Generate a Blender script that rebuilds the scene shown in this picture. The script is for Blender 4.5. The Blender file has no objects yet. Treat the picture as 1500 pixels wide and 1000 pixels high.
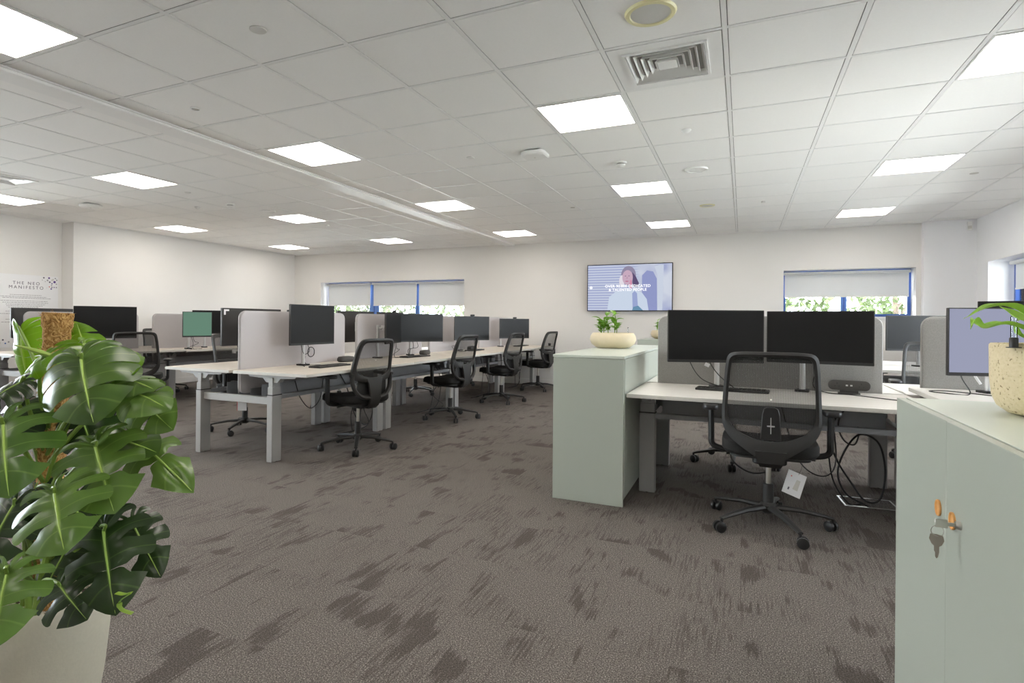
import bpy, bmesh, math, random
from mathutils import Vector, Matrix, noise
C = bpy.context.scene.collection
PI = math.pi
R_ = math.radians

# ------------------------------------------------------------------ helpers
class MB:
    """collects simple shapes into one mesh"""
    def __init__(s):
        s.bm = bmesh.new(); s.uv = None
    def box(s, x0, x1, y0, y1, z0, z1, mi=0):
        v = [s.bm.verts.new(p) for p in ((x0,y0,z0),(x1,y0,z0),(x1,y1,z0),(x0,y1,z0),(x0,y0,z1),(x1,y0,z1),(x1,y1,z1),(x0,y1,z1))]
        for f in ((3,2,1,0),(4,5,6,7),(0,1,5,4),(1,2,6,5),(2,3,7,6),(3,0,4,7)):
            s.bm.faces.new([v[i] for i in f]).material_index = mi
        return s
    def quad(s, *pts, mi=0):
        f = s.bm.faces.new([s.bm.verts.new(p) for p in pts]); f.material_index = mi
        return s
    def prism(s, pts, off, mi=0):
        """polygon pts (3D list) extruded by vector off"""
        off = Vector(off)
        a = [s.bm.verts.new(p) for p in pts]; b = [s.bm.verts.new(Vector(p)+off) for p in pts]
        n = len(pts)
        s.bm.faces.new(a).material_index = mi; s.bm.faces.new(b[::-1]).material_index = mi
        for i in range(n):
            s.bm.faces.new((a[i], b[i], b[(i+1)%n], a[(i+1)%n])).material_index = mi
        return s
    def loft(s, rings, cap=True, closed=True, mi=0, loop=False):
        R = [[s.bm.verts.new(p) for p in r] for r in rings]
        n = len(R[0]); m = len(R)
        for j in range(m if loop else m-1):
            A, B = R[j], R[(j+1) % m]
            for i in range(n if closed else n-1):
                k = (i+1) % n
                s.bm.faces.new((A[i], A[k], B[k], B[i])).material_index = mi
        if cap and not loop and closed:
            s.bm.faces.new(R[0][::-1]).material_index = mi; s.bm.faces.new(R[-1]).material_index = mi
        return s
    def tube(s, pts, r, n=8, mi=0, ry=None, up=(0,0,1), loop=False, rect=False):
        """tube along pts; r may be a number or list; ry second radius (flat tube)"""
        P = [Vector(p) for p in pts]; m = len(P)
        rr = r if isinstance(r, (list,tuple)) else [r]*m
        r2 = rr if ry is None else (ry if isinstance(ry,(list,tuple)) else [ry]*m)
        rings = []; last = None
        for i, p in enumerate(P):
            if loop: t = P[(i+1)%m]-P[i-1]
            else: t = (P[min(i+1,m-1)]-P[max(i-1,0)])
            t = t.normalized() if t.length > 1e-9 else Vector((0,0,1))
            if last is None or ry is not None:
                u = Vector(up)
                if abs(u.dot(t)) > .95: u = Vector((1,0,0)) if abs(t.x) < .9 else Vector((0,1,0))
            else: u = last
            u = (u - t*u.dot(t)); u = u.normalized() if u.length>1e-6 else t.orthogonal().normalized()
            last = u; w = t.cross(u)
            if rect: cs = [(1,1),(-1,1),(-1,-1),(1,-1)]
            else: cs = [(math.cos(2*PI*k/n), math.sin(2*PI*k/n)) for k in range(n)]
            rings.append([p + w*(c*rr[i]) + u*(d*r2[i]) for c,d in cs])
        return s.loft(rings, mi=mi, loop=loop)
    def lathe(s, prof, n=24, c=(0,0,0), mi=0, cap=True):
        rings = []
        for r, z in prof:
            rings.append([(c[0]+r*math.cos(2*PI*k/n), c[1]+r*math.sin(2*PI*k/n), c[2]+z) for k in range(n)])
        return s.loft(rings, cap=cap, mi=mi)
    def rbox(s, x0,x1,y0,y1,z0,z1,r,axis='z',seg=4,mi=0):
        """box with corners rounded around one axis"""
        def loop(a0,a1,b0,b1):
            out=[]
            for (ca,cb,s0) in ((a1-r,b1-r,0),(a0+r,b1-r,PI/2),(a0+r,b0+r,PI),(a1-r,b0+r,1.5*PI)):
                for k in range(seg+1):
                    t=s0+PI/2*k/seg; out.append((ca+r*math.cos(t), cb+r*math.sin(t)))
            return out
        if axis=='z': return s.prism([(a,b,z0) for a,b in loop(x0,x1,y0,y1)],(0,0,z1-z0),mi)
        if axis=='x': return s.prism([(x0,a,b) for a,b in loop(y0,y1,z0,z1)],(x1-x0,0,0),mi)
        return s.prism([(a,y0,b) for a,b in loop(x0,x1,z0,z1)],(0,y1-y0,0),mi)
    def bevel(s, w, seg=2, ang=35):
        bmesh.ops.recalc_face_normals(s.bm, faces=s.bm.faces)
        es = [e for e in s.bm.edges if len(e.link_faces)==2 and e.calc_face_angle(0) > R_(ang)]
        bmesh.ops.bevel(s.bm, geom=es, offset=w, segments=seg, profile=.5, affect='EDGES', clamp_overlap=True)
        return s
    def build(s, name, mat, parent=None, loc=None, rot=None, smooth=True, recalc=True):
        if recalc: bmesh.ops.recalc_face_normals(s.bm, faces=s.bm.faces)
        me = bpy.data.meshes.new(name); s.bm.to_mesh(me); s.bm.free()
        for m in (mat if isinstance(mat,(list,tuple)) else [mat]): me.materials.append(m)
        if smooth:
            me.polygons.foreach_set('use_smooth', [True]*len(me.polygons))
            me.set_sharp_from_angle(angle=R_(38))
        o = bpy.data.objects.new(name, me); C.objects.link(o)
        if parent: o.parent = parent
        if loc: o.location = loc
        if rot: o.rotation_euler = rot
        return o

def tag(o, label=None, cat=None, group=None, kind=None):
    if label: o['label'] = label
    if cat: o['category'] = cat
    if group: o['group'] = group
    if kind: o['kind'] = kind
    return o
def empty(name, loc=(0,0,0), rz=0, label=None, cat=None, group=None):
    o = bpy.data.objects.new(name, None); C.objects.link(o)
    o.empty_display_size = .1
    o.location = loc; o.rotation_euler = (0,0,rz)
    return tag(o, label, cat, group)
def struct(o): o['kind'] = 'structure'; return o
KIDS = {}
def copy_tree(o, parent=None):
    c = o.copy(); C.objects.link(c); c.parent = parent
    for ch in [x for x in o.children]: copy_tree(ch, c)
    return c
def place(proto, used, loc, rz, label, group=None):
    o = proto if not used else copy_tree(proto)
    o.location = loc; o.rotation_euler = (0,0,rz); o['label'] = label
    if group: o['group'] = group
    return o
def bez(pts, n=8):
    """smooth curve through points (Catmull-Rom)"""
    P=[Vector(p) for p in pts]; P=[2*P[0]-P[1]]+P+[2*P[-1]-P[-2]]; out=[]
    for i in range(1,len(P)-2):
        for k in range(n):
            t=k/n; a,b,c,d=P[i-1],P[i],P[i+1],P[i+2]
            out.append(.5*((2*b)+(c-a)*t+(2*a-5*b+4*c-d)*t*t+(3*b-a-3*c+d)*t**3))
    out.append(P[-2]); return out

# ------------------------------------------------------------------ materials
def srgb(r,g,b):
    f=lambda c:(c/255/12.92) if c/255<=.04045 else ((c/255+.055)/1.055)**2.4
    return (f(r),f(g),f(b),1)
def mat(name, col, rough=.5, metal=0, spec=.5, noise_amt=0, noise_scale=20, bump=0, bump_scale=200, coat=0, trans=0):
    m = bpy.data.materials.new(name); m.use_nodes = True
    nt = m.node_tree; b = nt.nodes['Principled BSDF']
    b.inputs['Base Color'].default_value = col; b.inputs['Roughness'].default_value = rough
    b.inputs['Metallic'].default_value = metal; b.inputs['Specular IOR Level'].default_value = spec
    b.inputs['Coat Weight'].default_value = coat
    tc = nt.nodes.new('ShaderNodeTexCoord')
    if noise_amt or True:
        n = nt.nodes.new('ShaderNodeTexNoise'); n.inputs['Scale'].default_value = noise_scale; n.inputs['Detail'].default_value = 3
        nt.links.new(tc.outputs['Object'], n.inputs['Vector'])
        mx = nt.nodes.new('ShaderNodeMix'); mx.data_type='RGBA'; a = max(noise_amt,.02)
        mx.inputs['A'].default_value = tuple(c*(1-a) for c in col[:3])+(1,)
        mx.inputs['B'].default_value = tuple(min(1,c*(1+a)) for c in col[:3])+(1,)
        nt.links.new(n.outputs['Fac'], mx.inputs['Factor']); nt.links.new(mx.outputs['Result'], b.inputs['Base Color'])
    if bump:
        n2 = nt.nodes.new('ShaderNodeTexNoise'); n2.inputs['Scale'].default_value = bump_scale; n2.inputs['Detail'].default_value = 4
        nt.links.new(tc.outputs['Object'], n2.inputs['Vector'])
        bp = nt.nodes.new('ShaderNodeBump'); bp.inputs['Strength'].default_value = bump; bp.inputs['Distance'].default_value = .002
        nt.links.new(n2.outputs['Fac'], bp.inputs['Height']); nt.links.new(bp.outputs['Normal'], b.inputs['Normal'])
    return m
def emis(name, col, s):
    m = bpy.data.materials.new(name); m.use_nodes = True; nt = m.node_tree
    nt.nodes.remove(nt.nodes['Principled BSDF'])
    e = nt.nodes.new('ShaderNodeEmission'); e.inputs['Color'].default_value = col; e.inputs['Strength'].default_value = s
    nt.links.new(e.outputs[0], nt.nodes['Material Output'].inputs[0]); return m

M = {}
M['wall'] = mat('wall_paint', (.80,.785,.765,1), .6, noise_amt=.015, noise_scale=3, bump=.05)
M['wallr'] = mat('wall_paint_white', (.83,.83,.845,1), .6, noise_amt=.01, noise_scale=3, bump=.05)
M['trim'] = mat('white_gloss_trim', (.82,.81,.79,1), .3)
M['tile'] = mat('mineral_ceiling_tile', (.91,.905,.89,1), .9, noise_amt=.02, noise_scale=60, bump=.1, bump_scale=400)
M['void'] = mat('ceiling_void_shadow_gap', (.25,.24,.23,1), .9)
M['tee'] = mat('white_steel_ceiling_tee', (.85,.85,.84,1), .35)
M['plastic_w'] = mat('white_plastic', (.8,.8,.78,1), .35)
M['cream'] = mat('aged_cream_plastic', srgb(222,216,170), .4)
M['grille'] = mat('grey_speaker_cloth', srgb(205,203,198), .8, noise_amt=.1, noise_scale=900)
M['light'] = emis('led_panel_glow', (1,.93,.84,1), 11.5)
M['black'] = mat('black_plastic', (.011,.011,.011,1), .5, noise_amt=.1)
M['black_s'] = mat('black_satin_plastic', (.018,.018,.019,1), .4)
M['frame_g'] = mat('dark_grey_plastic_chair_frame', (.022,.0215,.021,1), .5)
M['fabric'] = mat('black_seat_fabric', (.012,.012,.012,1), .95, noise_amt=.3, noise_scale=400, bump=.5, bump_scale=900)
M['screen'] = mat('dark_monitor_glass', (.009,.009,.0095,1), .34, spec=.25)
M['mback'] = mat('monitor_back_shell', (.03,.029,.028,1), .5)
M['alu'] = mat('silver_aluminium', (.62,.62,.62,1), .35, metal=.7)
M['alu_w'] = mat('white_silver_arm', (.75,.75,.75,1), .3, metal=.2)
M['leg'] = mat('silver_grey_powder_coat', (.33,.33,.33,1), .42, metal=.25)
M['legw'] = mat('light_grey_powder_coat', (.36,.355,.345,1), .4, metal=.15)
M['tray'] = mat('blue_grey_steel_tray', (.30,.31,.325,1), .45, metal=.2)
M['edge'] = mat('pale_grey_desk_edge', (.62,.61,.57,1), .5)
M['felt_l'] = mat('lilac_grey_screen_fabric', (.50,.475,.485,1), .95, noise_amt=.05, noise_scale=300, bump=.3, bump_scale=900)
M['felt_trim'] = mat('grey_screen_edge_trim', (.40,.385,.38,1), .7)
M['felt_d'] = mat('speckled_grey_felt', (.30,.295,.285,1), .95, noise_amt=.35, noise_scale=260, bump=.3, bump_scale=900)
M['sage'] = mat('sage_green_lacquer', srgb(170,176,166), .38, noise_amt=.01, noise_scale=2)
M['sage_l'] = mat('pale_sage_lacquer_top', srgb(204,212,202), .35, noise_amt=.01, noise_scale=2)
M['oak'] = mat('oak_cup_pull', srgb(214,158,92), .45, noise_amt=.15, noise_scale=60)
M['steel'] = mat('brushed_steel', (.6,.58,.54,1), .28, metal=1)
M['brass'] = mat('key_nickel', (.42,.39,.33,1), .35, metal=.9)
M['paper'] = mat('white_card', (.82,.82,.84,1), .7)
M['red'] = mat('red_print', (.6,.05,.07,1), .6)
M['ink'] = mat('grey_print', (.35,.34,.36,1), .7)
M['ink_d'] = mat('dark_grey_print', (.12,.11,.15,1), .7)
M['purple'] = mat('violet_print', (.10,.05,.25,1), .7)
M['blue_p'] = mat('blue_print', (.05,.15,.45,1), .7)
M['blue'] = mat('blue_painted_window_frame', srgb(96,132,196), .35)
M['blue_d'] = mat('deep_blue_window_frame', srgb(62,92,160), .35)
M['soil'] = mat('potting_soil', (.05,.035,.025,1), .95, noise_amt=.5, noise_scale=80, bump=1, bump_scale=90)
M['stone'] = mat('cream_planter_concrete', srgb(206,202,186), .75, noise_amt=.06, noise_scale=120, bump=.3, bump_scale=150)
M['bowl'] = mat('beige_stoneware_bowl', srgb(214,200,170), .6, noise_amt=.05, noise_scale=30)
M['stem'] = mat('green_plant_stem', srgb(120,150,60), .45)
M['steml'] = mat('pale_leaf_midrib', srgb(160,190,90), .45)
M['cable'] = mat('black_cable', (.015,.015,.016,1), .5)
M['socket'] = mat('charcoal_power_module', (.05,.048,.045,1), .45)
M['lav'] = emis('pale_lavender_screen_reflection', srgb(176,180,206), .62)  # painted reflection: the sheen on this screen is put in as emission
M['grn'] = emis('pale_green_screen_tone', srgb(128,168,146), .5)  # even pale green put on the whole screen as emission
M['wtop'] = None

def node_mat(name):
    m = bpy.data.materials.new(name); m.use_nodes = True
    return m, m.node_tree, m.node_tree.nodes['Principled BSDF']
def N(nt, t, **k):
    n = nt.nodes.new(t)
    for a,b in k.items(): setattr(n,a,b)
    return n
def L(nt,a,b): nt.links.new(a,b)
def vmath(nt, op, a, b=None):
    n = N(nt,'ShaderNodeVectorMath',operation=op)
    (L(nt,a,n.inputs[0]) if hasattr(a,'links') else setattr(n.inputs[0],'default_value',a))
    if b is not None: (L(nt,b,n.inputs[1]) if hasattr(b,'links') else setattr(n.inputs[1],'default_value',b))
    return n.outputs[0]
def fmath(nt, op, a, b=None, clamp=False):
    n = N(nt,'ShaderNodeMath',operation=op); n.use_clamp = clamp
    for i,x in enumerate((a,b)):
        if x is None: continue
        if hasattr(x,'links'): L(nt,x,n.inputs[i])
        else: n.inputs[i].default_value = x
    return n.outputs[0]
def ramp(nt, f, stops):
    n = N(nt,'ShaderNodeValToRGB'); L(nt,f,n.inputs[0]); e = n.color_ramp.elements
    e[0].position, e[0].color = stops[0]; e[1].position, e[1].color = stops[-1]
    for p,c in stops[1:-1]:
        x = e.new(p); x.color = c
    return n.outputs[0]
def mixc(nt, f, a, b):
    n = N(nt,'ShaderNodeMix',data_type='RGBA')
    for i,x in ((0,f),('A',a),('B',b)):
        s = n.inputs[0] if i==0 else n.inputs[i]
        if i!=0: s = [q for q in n.inputs if q.name==i and q.type=='RGBA'][0]
        if hasattr(x,'links'): L(nt,x,s)
        else: s.default_value = x
    return [q for q in n.outputs if q.type=='RGBA'][0]

def carpet():
    m,nt,b = node_mat('loop_carpet_tiles')
    tc = N(nt,'ShaderNodeTexCoord').outputs['Object']
    cell = vmath(nt,'FLOOR', vmath(nt,'MULTIPLY', tc, (2,2,0)))
    wn = N(nt,'ShaderNodeTexWhiteNoise'); L(nt,cell,wn.inputs['Vector'])
    off = vmath(nt,'MULTIPLY', wn.outputs['Color'], (3,3,3))
    p = vmath(nt,'ADD', tc, off)
    n1 = N(nt,'ShaderNodeTexNoise'); n1.inputs['Scale'].default_value=1; n1.inputs['Detail'].default_value=1.5
    L(nt, vmath(nt,'MULTIPLY',p,(6.5,3.6,1)), n1.inputs['Vector'])
    n2 = N(nt,'ShaderNodeTexNoise'); n2.inputs['Scale'].default_value=1; n2.inputs['Detail'].default_value=2
    L(nt, vmath(nt,'MULTIPLY',p,(110,6,1)), n2.inputs['Vector'])
    s = fmath(nt,'ADD', n1.outputs['Fac'], fmath(nt,'MULTIPLY', fmath(nt,'SUBTRACT', n2.outputs['Fac'], .5), .45))
    s = fmath(nt,'ADD', s, fmath(nt,'MULTIPLY', fmath(nt,'SUBTRACT', wn.outputs['Value'], .5), .12))
    n3 = N(nt,'ShaderNodeTexNoise'); n3.inputs['Scale'].default_value=210; n3.inputs['Detail'].default_value=2; L(nt,tc,n3.inputs['Vector'])
    n4 = N(nt,'ShaderNodeTexNoise'); n4.inputs['Scale'].default_value=1; n4.inputs['Detail'].default_value=1
    L(nt, vmath(nt,'MULTIPLY',tc,(320,110,1)), n4.inputs['Vector'])
    base = ramp(nt, n3.outputs['Fac'], [(.34,(.032,.028,.026,1)),(.46,(.110,.093,.083,1)),(.58,(.192,.165,.149,1)),(.68,(.49,.44,.41,1))])
    base = mixc(nt, .36, base, ramp(nt,n4.outputs['Fac'],[(.35,(.072,.064,.058,1)),(.65,(.22,.205,.19,1))]))
    dark = ramp(nt, n3.outputs['Fac'], [(.3,(.042,.034,.030,1)),(.7,(.074,.059,.052,1))])
    f = ramp(nt, s, [(.60,(0,0,0,1)),(.68,(1,1,1,1))])
    n5 = N(nt,'ShaderNodeTexNoise'); n5.inputs['Scale'].default_value=1; n5.inputs['Detail'].default_value=0
    L(nt, vmath(nt,'MULTIPLY',p,(3.0,2.2,1)), n5.inputs['Vector'])
    st = fmath(nt,'MULTIPLY', ramp(nt,n2.outputs['Fac'],[(.50,(0,0,0,1)),(.58,(1,1,1,1))]), ramp(nt,n5.outputs['Fac'],[(.48,(0,0,0,1)),(.62,(1,1,1,1))]))
    f = fmath(nt,'MAXIMUM', fmath(nt,'MULTIPLY', f, .68), fmath(nt,'MULTIPLY', st, .5))
    L(nt, mixc(nt,f,base,dark), b.inputs['Base Color'])
    b.inputs['Roughness'].default_value=.95; b.inputs['Specular IOR Level'].default_value=.15
    bp = N(nt,'ShaderNodeBump'); bp.inputs['Strength'].default_value=.6; bp.inputs['Distance'].default_value=.004
    L(nt,n3.outputs['Fac'],bp.inputs['Height']); L(nt,bp.outputs['Normal'],b.inputs['Normal'])
    return m
M['carpet'] = carpet()

def woodtop(name, c1, c2):
    m,nt,b = node_mat(name)
    tc = N(nt,'ShaderNodeTexCoord').outputs['Object']
    n1 = N(nt,'ShaderNodeTexNoise'); n1.inputs['Scale'].default_value=1; n1.inputs['Detail'].default_value=3
    L(nt, vmath(nt,'MULTIPLY',tc,(26,2.2,1)), n1.inputs['Vector'])
    L(nt, ramp(nt,n1.outputs['Fac'],[(.35,c1),(.65,c2)]), b.inputs['Base Color'])
    b.inputs['Roughness'].default_value=.42
    return m
M['wtop'] = woodtop('pale_wood_desk_laminate', (.60,.54,.47,1), (.68,.625,.555,1))
M['wtop_r'] = woodtop('white_wood_desk_laminate', (.74,.71,.67,1), (.79,.765,.73,1))

def mesh_fabric(name, alpha, scale):
    m,nt,b = node_mat(name)
    b.inputs['Base Color'].default_value=(.03,.03,.03,1); b.inputs['Roughness'].default_value=.7
    tc = N(nt,'ShaderNodeTexCoord').outputs['Object']
    w = N(nt,'ShaderNodeTexWave'); w.inputs['Scale'].default_value=scale; w.bands_direction='X'; L(nt,tc,w.inputs['Vector'])
    a = fmath(nt,'ADD', fmath(nt,'MULTIPLY', w.outputs['Fac'], .22), alpha)
    tr = N(nt,'ShaderNodeBsdfTransparent'); mx = N(nt,'ShaderNodeMixShader')
    L(nt,a,mx.inputs[0]); L(nt,tr.outputs[0],mx.inputs[1]); L(nt,b.outputs[0],mx.inputs[2])
    L(nt,mx.outputs[0],nt.nodes['Material Output'].inputs[0]); return m
M['mesh'] = mesh_fabric('see_through_chair_mesh', .50, 40)
def glass():
    m = bpy.data.materials.new('window_glass'); m.use_nodes=True; nt=m.node_tree
    nt.nodes.remove(nt.nodes['Principled BSDF'])
    tr = N(nt,'ShaderNodeBsdfTransparent'); tr.inputs[0].default_value=(.96,.98,.98,1)
    g = N(nt,'ShaderNodeBsdfGlossy'); g.inputs['Roughness'].default_value=.02
    fr = N(nt,'ShaderNodeFresnel'); fr.inputs[0].default_value=1.45
    mx = N(nt,'ShaderNodeMixShader'); L(nt,fr.outputs[0],mx.inputs[0]); L(nt,tr.outputs[0],mx.inputs[1]); L(nt,g.outputs[0],mx.inputs[2])
    L(nt,mx.outputs[0],nt.nodes['Material Output'].inputs[0]); return m
M['glass'] = glass()
def blind_mat():
    m,nt,b = node_mat('white_roller_blind_fabric')
    b.inputs['Base Color'].default_value=(.78,.79,.80,1); b.inputs['Roughness'].default_value=.9
    tl = N(nt,'ShaderNodeBsdfTranslucent'); tl.inputs[0].default_value=(.75,.77,.80,1)
    mx = N(nt,'ShaderNodeMixShader'); mx.inputs[0].default_value=.09
    L(nt,b.outputs[0],mx.inputs[1]); L(nt,tl.outputs[0],mx.inputs[2]); L(nt,mx.outputs[0],nt.nodes['Material Output'].inputs[0]); return m
M['blind'] = blind_mat()
def moss():
    m,nt,b = node_mat('coconut_coir')
    tc = N(nt,'ShaderNodeTexCoord').outputs['Object']
    n1 = N(nt,'ShaderNodeTexNoise'); n1.inputs['Scale'].default_value=55; n1.inputs['Detail'].default_value=6; n1.inputs['Distortion'].default_value=3; L(nt,tc,n1.inputs['Vector'])
    L(nt, ramp(nt,n1.outputs['Fac'],[(.3,srgb(110,72,32)),(.5,srgb(184,138,78)),(.68,srgb(228,190,130))]), b.inputs['Base Color'])
    b.inputs['Roughness'].default_value=.95
    bp = N(nt,'ShaderNodeBump'); bp.inputs['Strength'].default_value=1; bp.inputs['Distance'].default_value=.006
    L(nt,n1.outputs['Fac'],bp.inputs['Height']); L(nt,bp.outputs['Normal'],b.inputs['Normal']); return m
M['coir'] = moss()
def leafmat(name, c1, c2, vein, rough=.3, tl=.25):
    m,nt,b = node_mat(name)
    uv = N(nt,'ShaderNodeTexCoord').outputs['UV']
    sx = N(nt,'ShaderNodeSeparateXYZ'); L(nt,uv,sx.inputs[0])
    tc = N(nt,'ShaderNodeTexCoord').outputs['Object']
    n1 = N(nt,'ShaderNodeTexNoise'); n1.inputs['Scale'].default_value=14; L(nt,tc,n1.inputs['Vector'])
    base = ramp(nt,n1.outputs['Fac'],[(.35,c1),(.65,c2)])
    # u = 0 at midrib, v periodic: vein at lobe centre
    u = sx.outputs[0]; v = sx.outputs[1]
    near = fmath(nt,'SUBTRACT',1,fmath(nt,'MULTIPLY',u,14),True)
    vv = fmath(nt,'ABSOLUTE', fmath(nt,'SUBTRACT', fmath(nt,'FRACT', v), .5))
    ve = fmath(nt,'SUBTRACT',1,fmath(nt,'MULTIPLY',vv,26),True)
    f = fmath(nt,'MAXIMUM', near, fmath(nt,'MULTIPLY',ve,.35))
    L(nt, mixc(nt,f,base,vein), b.inputs['Base Color'])
    b.inputs['Roughness'].default_value=rough; b.inputs['Specular IOR Level'].default_value=.5
    t = N(nt,'ShaderNodeBsdfTranslucent'); t.inputs[0].default_value=tuple(min(1,x*1.6) for x in c2[:3])+(1,)
    mx = N(nt,'ShaderNodeMixShader'); mx.inputs[0].default_value=tl
    L(nt,b.outputs[0],mx.inputs[1]); L(nt,t.outputs[0],mx.inputs[2]); L(nt,mx.outputs[0],nt.nodes['Material Output'].inputs[0])
    return m
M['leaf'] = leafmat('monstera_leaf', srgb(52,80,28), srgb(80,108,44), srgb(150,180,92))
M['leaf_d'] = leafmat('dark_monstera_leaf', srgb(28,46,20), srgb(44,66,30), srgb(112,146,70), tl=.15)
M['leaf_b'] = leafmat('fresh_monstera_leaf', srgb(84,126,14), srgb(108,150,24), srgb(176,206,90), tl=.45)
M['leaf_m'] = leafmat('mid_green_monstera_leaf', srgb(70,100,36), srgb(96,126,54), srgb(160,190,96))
M['leaf_s'] = leafmat('glossy_green_leaf', srgb(86,130,40), srgb(120,166,60), srgb(150,190,90))
M['leaf_r'] = leafmat('strap_leaf', srgb(104,148,44), srgb(136,178,66), srgb(176,206,110))
# ------------------------------------------------------------------ camera model values
CE = 2.5817; YW = 9.95; CH = 1.141
XL, XR = -9.15, 2.87
YN = -3.2; XRE = -9.40          # near wall behind the camera, recessed left wall
XBR = 4.4
# ------------------------------------------------------------------ room shell
def cut_wall(name, mat_, axis, a0, a1, z0, z1, p0, p1, holes, parent=None):
    """wall slab along an axis ('x' or 'y') with rectangular holes [(a,b,zlo,zhi)]"""
    b = MB(); holes = sorted(holes)
    def bx(s,e,lo,hi):
        if e-s < 1e-4 or hi-lo < 1e-4: return
        if axis=='x': b.box(s,e,p0,p1,lo,hi)
        else: b.box(p0,p1,s,e,lo,hi)
    cur = a0
    for (s,e,lo,hi) in holes:
        bx(cur,s,z0,z1); bx(s,e,z0,lo); bx(s,e,hi,z1); cur = e
    bx(cur,a1,z0,z1)
    return struct(b.build(name, mat_, parent, smooth=False))
ZT = CE+.02
WT, WS = 1.965, 1.256
struct(MB().box(-9.8,3.3,YN-.3,YW+.36,-.12,0).build('floor', M['carpet'], smooth=False))
cut_wall('wall_back', M['wall'], 'x', -9.8, 3.3, 0, ZT, YW, YW+.36, [(-8.41,-4.908,1.0,WT),(.57,2.231,WS,WT)])
cut_wall('wall_right', M['wallr'], 'y', YN, YW, 0, ZT, XR, XR+.36, [(6.9,9.43,WS,WT),(3.2,6.6,.8,WT)])
struct(MB().box(-9.8,XL,5.77,YW,0,ZT).build('wall_left', M['wall'], smooth=False))
cut_wall('wall_left_recess', M['wall'], 'y', YN, 5.2505, 0, ZT, -9.8, XRE, [(-2.8,3.5,.6,2.32)])
struct(MB().box(-9.8,XL+.03,5.25,5.77,0,ZT).build('wall_left_column', M['wall'], smooth=False))
struct(MB().box(2.29,XR,YW-.12,YW,0,ZT).build('wall_back_column', M['wallr'], smooth=False))
struct(MB().box(-9.8,3.3,YN-.3,YN,0,ZT).build('wall_front', M['wall'], smooth=False))
# skirting boards
def skirt(name, x0,x1,y0,y1):
    b = MB().box(x0,x1,y0,y1,0,.09); 
    if x1-x0 > y1-y0: b.box(x0,x1,y0+.004,y1-.004 if y1<YW-.05 else y1,.09,.1)
    else: b.box(x0+.004,x1-.004,y0,y1,.09,.1)
    struct(b.build(name, M['trim'], smooth=False))
skirt('baseboard_back', XL,2.29,YW-.018,YW)
skirt('baseboard_back_column', 2.29,XR,YW-.138,YW-.12)
skirt('baseboard_right', XR-.018,XR,YN,YW-.138)
skirt('baseboard_left', XL,XL+.018,5.77,YW-.018)
skirt('baseboard_left_column', XL+.03,XL+.048,5.25,5.77)
skirt('baseboard_left_recess', XRE,XRE+.018,YN,5.25)
skirt('baseboard_front', XRE+.018,XR-.018,YN,YN+.018)

# ------------------------------------------------------------------ ceiling
FH, GP = .012, .0035
YL = [3.028+.6*j for j in range(-11,12)]; YL = [YN]+[y for y in YL if YN+.05<y<YW-.03]+[YW]
XLr = [-.09+.6*i for i in range(-6,5)]; XRt = [-3.86]+XLr+[XR]
XLl = [-4.272-.6*k for k in range(0,9)]; XLf = [XRE]+[x for x in sorted(XLl) if x>XRE+.03]+[-4.05]
light_cells = {}; special = {}
def cellkey(x,y): return (round(x,1),round(y,1))
LXS = {'A':1.41,'B':-.99,'C':-3.39,'D':-5.772,'E':-8.172}
LYS = [3.028+.6*j for j in (-2.5,1.5,5.5,9.5)] + [3.028-.6*6.5]
lit = set()
tiles = MB(); tees = MB()
def region(xs, ys):
    for i in range(len(xs)-1):
        for j in range(len(ys)-1):
            x0,x1,y0,y1 = xs[i],xs[i+1],ys[j],ys[j+1]
            cx,cy=(x0+x1)/2,(y0+y1)/2
            if any(abs(cx-lx)<.2 and abs(cy-ly)<.2 for lx in LXS.values() for ly in LYS): continue
            if abs(cx+.39)<.1 and abs(cy-3.328)<.1: continue
            if abs(cx+6.972)<.1 and abs(cy-3.328)<.1: continue
            if x0<XL-.2 and y0>5.2: continue
            g=FH+GP
            tiles.box(x0+g,x1-g,y0+g,y1-g,CE+.002,CE+.014)
region(XRt,YL); region(XLf,YL)
for x in XLr: tees.box(x-FH,x+FH,YN,YW,CE,CE+.004)
for x in XLf[1:-1]: tees.box(x-FH,x+FH,YN,YW,CE,CE+.004)
for y in YL[1:-1]:
    tees.box(-3.86,XR,y-FH+.002,y+FH-.002,CE+.0006,CE+.004); tees.box(XRE,-4.05,y-FH+.002,y+FH-.002,CE+.0006,CE+.004)
# perimeter angle
for (a,b_,c,d) in ((-3.86,XR,YW-.02,YW),(XL,-4.05,YW-.02,YW),(XR-.02,XR,YN,YW),(XL,XL+.02,5.77,YW),(XRE,XRE+.02,YN,5.25)):
    tees.box(a,b_,c,d,CE-.001,CE+.004)
struct(tiles.build('ceiling', M['tile'], smooth=False))
struct(MB().box(-9.8,3.3,YN-.3,YW+.36,CE+.02,CE+.25).build('ceiling_void', M['void'], smooth=False))
struct(tees.build('trim_1', M['tee'], smooth=False))
# smooth metal strip running the length of the ceiling
bs = MB().box(-4.045,-3.865,YN,YW-.002,CE-.022,CE+.016).bevel(.003,1)
bs.box(-4.062,-4.045,YN,YW-.002,CE-.006,CE+.003).box(-3.865,-3.85,YN,YW-.002,CE-.006,CE+.003)
struct(bs.build('trim_2', M['tee'], smooth=False))

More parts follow.
